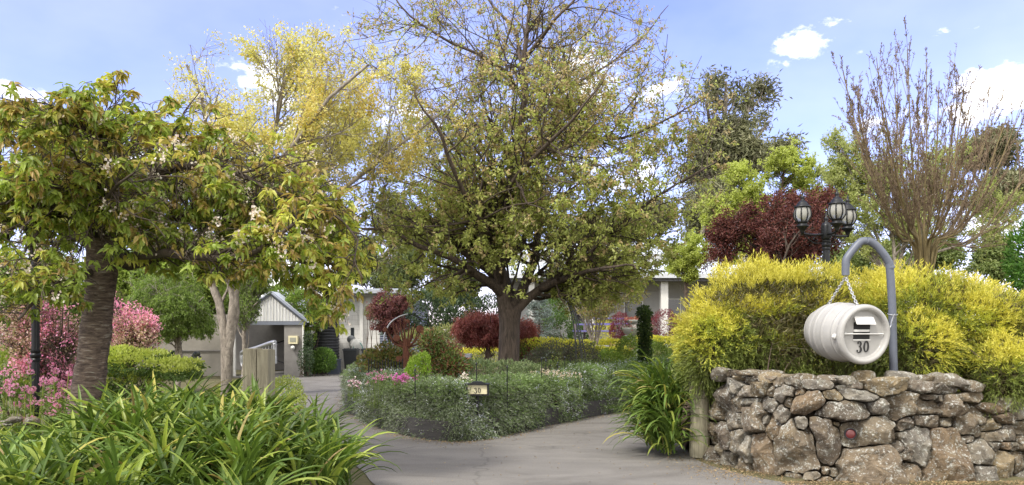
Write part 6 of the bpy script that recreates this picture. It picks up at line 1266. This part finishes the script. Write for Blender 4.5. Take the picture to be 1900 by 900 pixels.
    Pb = np.array(Pb); tubes(m, Pb, np.tile([.014, .009, .004], (150, 1)), 4); m.build('trunk', M['twig'], t); p, T = on_twigs(Pb, 14000, (.25, 1), g); p += g.normal(size=p.shape) * .04; m = MB(); leaves(m, p, nrm(T * .8 + rdirs(len(p), g)), g.uniform(.04, .09, len(p)), .014, shape='quad', g=g); m.build('needles', grn('spruce_blue', (.11, .15, .14), (.18, .23, .21), (.27, .32, .30), transl=.1), t)
    shrub('dark_shrub', 'dark green shrub between the spruce and the bench', 'shrub', at(1040, 640, 28) * [1, 1, 0] + [0, 0, .9], EE((1040, 610, 28, .6, .5, .65), (1025, 580, 29, .5, .5, .6), (1075, 620, 28.5, .4, .4, .4)), 4200, (.09, .04), grn('mid_green', (.05, .10, .025), (.09, .16, .04), (.16, .24, .06), var=.3), 29)
    # slender bare multi stem tree before the veranda
    Y = 24; base = at(1100, 650, Y); base[2] = .7
    foliage_tree('crepe_myrtle', 'slender multi stemmed young tree with sparse pinkish new leaves before the veranda', base, [[at(x0, 600, Y), at(x, y, Y + d)] for x0, x, y, d in [(1090, 1060, 500, 0), (1097, 1090, 470, .4), (1105, 1130, 480, -.3), (1112, 1160, 500, .2), (1118, 1190, 520, 0), (1085, 1040, 530, .3)]],
                 ells((at(1110, 530, Y), (1.6, 1.3, 1.05)), (at(1180, 540, Y), (.8, .9, .7))), [LM('pinkish_new', [(.30, .18, .09), (.26, .26, .08), (.22, .26, .07)], transl=.35)], (.06, .03), 3000, 95, r0=.05, n1=60, n2=260, n3=800, l1=(.5, 1.2), l2=(.3, .7), l3=(.15, .4), K=4, bark='grey_bark', rm=.9, dens=lambda p: np.where(p[:, 2] > 1.9, .9, .1))
    # rose bushes with bronze leaf in bed front
    rose = [LM('rose_green', [(.06, .10, .025), (.10, .15, .035), (.17, .20, .06)], transl=.25, rough=.4), LM('rose_bronze', [(.14, .06, .035), (.20, .10, .05)], transl=.25)]
    rm_ = lambda P, Nn, g: (g.random(len(P)) < .35).astype(int)
    shrub('rose_bush', 'dark leafy rose bush with bronze shoots left of the number sign', 'shrub', at(818, 700, 14.6) * [1, 1, 0] + [0, 0, .38], EE((822, 668, 14.6, .36, .35, .33), (800, 640, 14.6, .22, .25, .28), (845, 680, 14.4, .26, .25, .22)), 2900, (.065, .038), rose, 31, mprob=rm_, depth=.7, stems=14, srad=.008, group='rose bushes in the bed')
    shrub('rose_bush', 'airy yellow green rose bush behind the wire edging fence', 'shrub', at(715, 700, 16.5) * [1, 1, 0] + [0, 0, .38], EE((720, 662, 16.5, .45, .35, .30), (690, 672, 16.5, .3, .3, .26), (745, 665, 16.8, .3, .3, .25)), 2400, (.07, .04), [LM('rose_yellow_green', [(.20, .22, .06), (.30, .27, .09), (.28, .14, .07)], transl=.35), rose[0]], 32, mprob=rm_, depth=.85, stems=12, srad=.008, group='rose bushes in the bed')
    shrub('lime_bush', 'small bright lime green bush beside the dark rose', 'shrub', at(775, 705, 13.6) * [1, 1, 0] + [0, 0, .38], EE((775, 690, 13.6, .20, .2, .24), (785, 672, 13.6, .12, .14, .16)), 2200, (.045, .02), grn('lime_bush', (.16, .26, .03), (.24, .36, .05), (.33, .44, .08), transl=.4), 33)
    shrub('low_perennial', 'grey green mound of perennials at the foot of the big trunk', 'plant', at(925, 700, 14.6) * [1, 1, 0] + [0, 0, .38], EE((900, 690, 15, .42, .4, .22), (940, 692, 14.8, .4, .35, .22), (975, 690, 15.6, .35, .35, .2), (880, 685, 16, .4, .3, .2)), 3800, (.06, .022), grn('perennial', (.09, .14, .06), (.15, .20, .09), (.22, .26, .13), transl=.3), 34)
    shrub('low_perennial', 'low leafy edging plants between the trunk and the round shrub', 'plant', at(1000, 700, 15.6) * [1, 1, 0] + [0, 0, .4], EE((1030, 688, 16.4, .6, .4, .2), (1090, 690, 17, .6, .4, .24), (1140, 690, 18.0, .6, .4, .25)), 3400, (.05, .022), grn('edging_green', (.06, .10, .03), (.11, .16, .05), (.18, .22, .08)), 35)
    # strappy iris leaves
    g = np.random.default_rng(41); t = thing('iris_clump', 'clump of grey green upright blades behind the number sign', 'plant', at(880, 705, 13.4) * [1, 1, 0] + [0, 0, .38]); n = 150; P = at(878, 700, 13.3) * [1, 1, 0] + [0, 0, .38] + g.normal(size=(n, 3)) * [.18, .12, .01]
    m = MB(); straps(m, P, g.uniform(0, 6.28, n), np.radians(g.uniform(55, 88, n)), g.uniform(.3, .55, n), np.full(n, .018), 6, .6, 0, g); m.build('leaves', grn('iris_leaf', (.13, .19, .11), (.20, .26, .16), (.3, .34, .22)), t)
    # flower patches
    def patch(label, x, y, Y, sx, sy, n, cols, seed, z=.45):
        g = np.random.default_rng(seed); c = at(x, y, Y); t = thing('flower_patch', label, 'flowers', (c[0], c[1], z - .05), 'flower patches'); p = V3([c[0], c[1], c[2]]) + g.normal(size=(n, 3)) * [sx, sy, .045]; q = np.repeat(p, 5, 0) + g.normal(size=(n * 5, 3)) * .008
        m = MB(); leaves(m, q, nrm(rdirs(len(q), g) + [0, -.3, .5]), .026, .02, g=g); m.build('flowers', LM('petal_%d' % seed, cols, transl=.3, var=.1), t)
        m = MB(); b = p.copy(); b[:, 2] = z - .1; tubes(m, np.stack([b, (b + p) / 2 + g.normal(size=p.shape) * .01, p], 1), np.full((n, 3), .003), 3); k = n * 3; pp = np.repeat(b, 3, 0) + g.normal(size=(k, 3)) * [.03, .03, .01] + [0, 0, .08]; leaves(m, pp, nrm(rdirs(k, g) + [0, 0, .5]), .05, .02, g=g); m.build('stems', hm[0], t)
    patch('magenta flower patch on top of the rosemary by the lime bush', 748, 702, 13.2, .11, .10, 90, [(.55, .10, .40), (.68, .2, .55)], 1); patch('small scattering of magenta flowers left of the lime bush', 705, 700, 13.6, .10, .1, 40, [(.50, .14, .35), (.6, .3, .45)], 2); patch('tiny pink flower spot in the left end of the rosemary hedge', 660, 711, 13.3, .05, .05, 26, [(.55, .18, .38)], 3, z=.6)
    patch('pale pink and cream flowers around the black stakes right of the wheel', 1010, 697, 15.2, .28, .2, 260, [(.62, .45, .40), (.70, .62, .52)], 4, z=.5); patch('few pale pink blooms among the iris leaves', 864, 699, 13.0, .05, .05, 22, [(.7, .5, .5)], 5)
    patch('salmon flowers between the golden hedges by the urn', 1152, 647, 22, .22, .2, 170, [(.6, .35, .2), (.5, .3, .2)], 6, z=.75)
    # ----- plants round the buildings at left
    shrub('round_shrub', 'rounded fresh green shrub in front of the water tank', 'shrub', at(598, 690, 31.2) * [1, 1, 0], EE((600, 668, 31.2, .46, .45, .46), (585, 678, 31.2, .3, .35, .28)), 3400, (.09, .04), grn('fresh_green', (.07, .14, .03), (.12, .22, .045), (.18, .28, .07)), 51)
    shrub('climbing_vine', 'leafy vine with pale flower hanging over the carport corner', 'climber', at(573, 700, 31) * [1, 1, 0], EE((560, 560, 31.6, .6, .5, .42), (590, 590, 31.4, .46, .45, .5), (575, 625, 31.2, .22, .25, .4), (530, 545, 32.5, .7, .6, .4), (600, 570, 31.9, .45, .5, .35)), 6800, (.11, .06), [LM('vine_green', [(.12, .19, .04), (.18, .27, .055), (.26, .34, .08)], transl=.4), rose[1]], 52, mprob=lambda P, N_, g: (g.random(len(P)) < .06).astype(int), flowers=(40, (.09, .07), LM('lilac_petals', [(.5, .45, .6), (.6, .6, .62)]), 1.0))
    shrub('dark_creeper', 'straggly dark shrub at the foot of the carport pier', 'shrub', at(567, 700, 30.2) * [1, 1, 0], EE((568, 672, 30.3, .3, .3, .55), (572, 640, 30.6, .2, .25, .5)), 1700, (.08, .04), dkg, 53, depth=.9)
    Y = 32.6; c = at(692, 660, Y)
    shrub('standard_topiary', 'small lollipop topiary with olive ball crown against the white wall', 'topiary', (c[0], Y, 0), EE((692, 580, Y, .34, .32, .30)), 1100, (.08, .04), grn('olive', (.13, .13, .05), (.19, .19, .08), (.24, .23, .10)), 54, depth=.9, stems=5, srad=.03)
    Y = 24.5; base = at(725, 680, Y) * [1, 1, 0] + [0, 0, .3]
    foliage_tree('plum_tree', 'small purple leaved plum tree with pink tinge before the white wall', base, [[at(724, 630, Y), at(x, y, Y + d)] for x, y, d in [(700, 560, 0), (720, 545, .3), (745, 555, -.3), (735, 580, .2), (708, 590, -.3)]],
                 ells((at(722, 575, Y), (.75, .7, .68)), (at(745, 600, Y), (.5, .6, .4)), (at(712, 545, Y), (.45, .5, .3))), [LM('plum_purple', [(.11, .035, .045), (.17, .06, .065), (.26, .12, .10)], transl=.3)], (.075, .038), 2600, 96, r0=.05, n1=40, n2=160, n3=520, l1=(.3, .8), l2=(.2, .5), l3=(.15, .3), K=4, bark='dark_bark', rm=.9)
    shrub('variegated_shrub', 'low yellow green shrub beside the timber gate post', 'shrub', at(530, 735, 15.5) * [1, 1, 0], EE((530, 725, 15.5, .32, .4, .26), (515, 735, 15.2, .3, .4, .3), (545, 745, 15.0, .2, .3, .2), (440, 725, 15.5, .4, .4, .18)), 4200, (.05, .024), grn('lime_variegated', (.30, .36, .08), (.42, .46, .14), (.20, .27, .05)), 55)
    # layered lime shrub
    Y = 12.8
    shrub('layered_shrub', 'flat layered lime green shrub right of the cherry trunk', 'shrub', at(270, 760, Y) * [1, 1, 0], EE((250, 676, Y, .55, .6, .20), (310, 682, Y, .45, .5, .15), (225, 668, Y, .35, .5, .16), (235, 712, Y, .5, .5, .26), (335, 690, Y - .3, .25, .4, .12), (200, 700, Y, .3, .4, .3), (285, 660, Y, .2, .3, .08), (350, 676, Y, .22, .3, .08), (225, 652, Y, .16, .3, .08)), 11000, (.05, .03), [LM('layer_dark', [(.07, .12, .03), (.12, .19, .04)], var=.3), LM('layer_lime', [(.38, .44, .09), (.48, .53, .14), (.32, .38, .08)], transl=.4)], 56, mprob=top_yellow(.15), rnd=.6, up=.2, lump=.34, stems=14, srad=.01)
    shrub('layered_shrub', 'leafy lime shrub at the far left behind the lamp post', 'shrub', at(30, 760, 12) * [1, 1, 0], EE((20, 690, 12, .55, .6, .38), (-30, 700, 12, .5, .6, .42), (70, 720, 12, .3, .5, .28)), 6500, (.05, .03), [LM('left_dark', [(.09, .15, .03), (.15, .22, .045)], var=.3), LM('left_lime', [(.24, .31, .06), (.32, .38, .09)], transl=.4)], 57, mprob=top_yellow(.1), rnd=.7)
    # pink crab apples / weigela
    def pink(label, Y, bx, tops, E, n, seed, nb):
        base = at(bx, 740, Y) * [1, 1, 0]; g = np.random.default_rng(seed)
        foliage_tree('pink_blossom_shrub', label, base, [[at(bx + (x - bx) * .3, 690, Y), at(x, y, Y + d)] for x, y, d in tops], ells(*E), [LM('dusty_pink_petal', [(.76, .30, .50), (.84, .44, .62), (.68, .18, .40)], transl=.35, var=.25), LM('faded_sprig', [(.50, .28, .29), (.52, .38, .33), (.30, .30, .13)], transl=.3)], (.042, .028), n, seed, r0=.035, n1=80, n2=380, n3=1300, l1=(.4, .9), l2=(.2, .5), l3=(.1, .3), trop=(.05, .05, .1), K=5, droop=0, bark='dark_bark', rm=.8, group='pink blossom shrubs', cat='flowering shrub', parts=('stems', 'blossom'),
                     mprob=lambda P, T, g: (sn(P, 1.8, seed, 2) + g.normal(size=len(P)) * .25 < .12).astype(int), dens=lambda p: np.interp(sn(p, 2.6, seed + 5, 3), [-.2, .35], [.06, .75]))
    pink('loose pink blossom shrub between the lamp post and the cherry trunk', 11.2, 110, [(40, 600, 0), (80, 570, .3), (120, 560, -.3), (100, 630, .2), (60, 650, 0), (140, 600, .3)], EE((95, 615, 11.2, .62, .6, .55), (40, 620, 11.2, .42, .4, .40), (120, 670, 11.2, .42, .4, .34), (60, 670, 11.0, .4, .4, .3)), 6000, 401, 0)
    pink('wide pink blossom shrub behind the right side of the cherry trunk', 13.5, 215, [(190, 590, 0), (230, 570, .3), (270, 610, -.2), (285, 630, .2), (200, 640, 0)], EE((225, 610, 13.5, .62, .6, .58), (268, 630, 13.5, .34, .4, .20), (200, 560, 13.5, .5, .5, .35)), 4600, 402, 0)
    # pink ball flowers (valerian) in front left
    g = np.random.default_rng(77); t = thing('pink_valerian', 'patch of rounded pink flower heads on tall stems in the left corner', 'flowers', at(60, 780, 9.6) * [1, 1, 0]); hd = []
    for k in range(66): x = g.uniform(-40, 135); y = g.uniform(700, 778); hd.append(at(x, y, 9.3 + g.random() * 1.0))
    for x, y in ((8, 692), (52, 670), (57, 690), (104, 688), (128, 693), (100, 710), (80, 712), (14, 716), (86, 740), (60, 722)): hd.append(at(x, y, 9.8))
    hd = V3(hd); b = hd + g.normal(size=hd.shape) * .05; b[:, 2] = .05; m = MB(); tubes(m, np.stack([b, (b + hd) / 2 + g.normal(size=hd.shape) * .015, hd], 1), np.full((len(hd), 3), .005), 4); k = len(hd) * 22; u = g.random(k); ii = g.integers(0, len(hd), k); p = b[ii] * (1 - u[:, None]) + hd[ii] * u[:, None]; m.build('stems', hm[2], t)
    m = MB(); leaves(m, p, nrm(rdirs(k, g) + [0, 0, .4]), .075, .03, g=g); m.build('leaves', [LM('valerian_leaf', [(.12, .18, .05), (.2, .27, .08)])], t)
    q = np.repeat(hd, 60, 0) + rdirs(len(hd) * 60, g) * .034 * g.uniform(.6, 1.05, (len(hd) * 60, 1)) * [1, 1, .75]; m = MB(); leaves(m, q, nrm(q - np.repeat(hd, 60, 0)), .02, .018, g=g); m.build('flower_heads', LM('valerian_pink', [(.68, .26, .50), (.80, .46, .66), (.58, .18, .38)], transl=.3, var=.15), t)
    # weeping light green foliage before the rendered wall
    wg = [LM('weeping_green', [(.11, .17, .035), (.17, .25, .05), (.24, .32, .08)], transl=.4, var=.25)]
    def weep(label, Y, bx, tops, E, n, seed):
        foliage_tree('weeping_tree', label, at(bx, 740, Y) * [1, 1, 0], tops, ells(*E), wg, (.065, .03), n, seed, r0=.08, n1=70, n2=350, n3=1500, l1=(.5, 1.3), l2=(.4, .9), l3=(.3, .8), trop=(.0, -.2, -.5), K=4, droop=.9, bark='grey_bark', group='weeping green trees', rm=.8, spread=.03)
    Y = 22
    weep('weeping tree with curtains of small green leaves in front of the beige wall', Y, 330, [[at(330, 620, Y), at(x, y, Y + d)] for x, y, d in [(290, 540, 0), (340, 520, .5), (380, 550, -.5), (310, 560, -.7), (260, 560, .6)]], EE((325, 575, Y, 1.15, 1.0, .85), (270, 595, Y, .85, .8, .75), (375, 580, Y, .55, .7, .78), (330, 510, Y, 1.5, 1, .9)), 13000, 501)
    Y = 21
    weep('wispy weeping branches between the pale trunk and the carport gable', Y, 450, [[at(452, 600, Y), at(x, y, Y + d)] for x, y, d in [(445, 520, 0), (470, 530, .4), (480, 560, -.3)]], EE((458, 565, Y, .42, .5, .62), (470, 520, Y, .6, .6, .5)), 2200, 502)
    # bright and mid green trees further back at the left
    bk = [LM('backdrop_green', [(.10, .16, .035), (.16, .24, .05), (.24, .32, .08)], transl=.35, var=.35, nscale=.6)]; bk2 = [LM('backdrop_lime', [(.18, .26, .045), (.26, .34, .07), (.33, .40, .10)], transl=.4, var=.3, nscale=.6)]
    def bt(label, Y, bx, E, mats, n, seed, L=.14):
        base = at(bx, 640, Y) * [1, 1, 0]; tops = [[at(bx, 600, Y), V3(c)] for c, r in E] * 2; foliage_tree('broadleaf_tree', label, base, tops, ells(*E), mats, (L, L * .5), n, seed, r0=.14, n1=60, n2=300, n3=1000, l1=(.8, 2), l2=(.5, 1.2), l3=(.3, .7), K=6, group='broadleaf trees behind the garden', rm=1.5, spread=.12)
    bt('fresh green broadleaf tree behind the far left of the cherry', 26, 60, EE((40, 560, 26, 1.9, 1.5, 1.3), (-40, 540, 26, 1.7, 1.5, 1.4), (120, 580, 26, 1.4, 1.2, 1.0), (60, 500, 26, 1.6, 1.3, 1.0)), bk, 7500, 601)
    bt('lime green broadleaf tree seen between the cherry trunk and the weeping tree', 28, 240, EE((230, 530, 28, 1.8, 1.5, 1.5), (310, 500, 28, 1.8, 1.4, 1.5), (180, 590, 28, 1.3, 1.2, .9), (380, 520, 28, 1.2, 1.2, 1.1)), bk2, 9000, 602)
    bt('mid green broadleaf tree above the rendered wall by the pale trunk', 34, 400, EE((400, 530, 34, 1.8, 1.5, 1.6), (480, 490, 35, 1.5, 1.2, 1.0), (350, 490, 34, 1.8, 1.5, 1.5)), bk, 9000, 603)
    bt('dull green broadleaf tree behind the garage roof', 44, 700, EE((660, 480, 44, 2.2, 2, 1.4), (760, 490, 44, 2.4, 2, 1.5), (850, 530, 44, 2.2, 2, 1.3)), [LM('dull_green', [(.08, .11, .045), (.13, .16, .07), (.18, .21, .09)], var=.3, nscale=.5)], 5200, 604, .2)
    bt('hazy green broadleaf tree behind the house roof at the far right', 42, 1780, EE((1740, 470, 42, 2.6, 2, 1.2), (1850, 480, 42, 2.6, 2, 1.4), (1640, 480, 42, 2.2, 2, 1.0), (1560, 500, 42, 2.2, 2, 1.0)), [LM('hazy_green', [(.14, .19, .06), (.20, .25, .09), (.26, .30, .12)], var=.3, nscale=.5)], 6500, 605, .2)
    # grass strip under the left shrubs
    g = np.random.default_rng(15); n = 26000; x = g.uniform(-9, -2.6, n); y = g.uniform(9.2, 22, n); k = (x < -1.9 - (y - 9) * .36 - .2); x, y = x[k], y[k]; P = np.stack([x, y, np.zeros(len(x))], 1)
    m = MB(); leaves(m, P, nrm(rdirs(len(P), g) * .6 + [0, 0, 1.2]), g.uniform(.05, .12, len(P)), .008, shape='tri', g=g); tag(m.build('lawn_grass', grn('lawn', (.07, .13, .025), (.12, .20, .04), (.18, .26, .06))), 'green lawn grass under the shrubs at the left', 'grass', kind='stuff')
    # fallen leaves and grit along the edges of the drive
    n = 2600; u = g.random(n); P = TOEP[(g.random(n) * 89).astype(int)] + np.stack([g.normal(size=n) * .12, -np.abs(g.normal(size=n)) * .22, np.full(n, .010)], 1)
    Q = np.stack([2.7 + g.normal(size=1500) * .35, 9.6 + g.normal(size=1500) * .55, np.full(1500, .010)], 1); Q2 = np.stack([g.uniform(-1.2, 4, 420), g.uniform(8.3, 16, 420), np.full(420, .010)], 1); Q3 = np.stack([g.uniform(2.9, 6.5, 2600), 8.75 - np.abs(g.normal(size=2600)) * .22, np.full(2600, .012)], 1)
    P = np.concatenate([P, Q, Q2, Q3]); d = rdirs(len(P), g) * [1, 1, .12]; m = MB(); leaves(m, P, d, g.uniform(.012, .035, len(P)), g.uniform(.008, .02, len(P)), up=(0, 0, 1), g=g)
    tag(m.build('leaf_litter', LM('dry_litter', [(.22, .15, .08), (.32, .24, .13), (.12, .08, .05)], transl=.1, interp='CONSTANT')), 'scattered dry leaves along the driveway edges', 'leaf litter', kind='stuff')
build_garden()
print('tris', sum(len(o.data.polygons) for o in bpy.data.objects if o.type == 'MESH'))
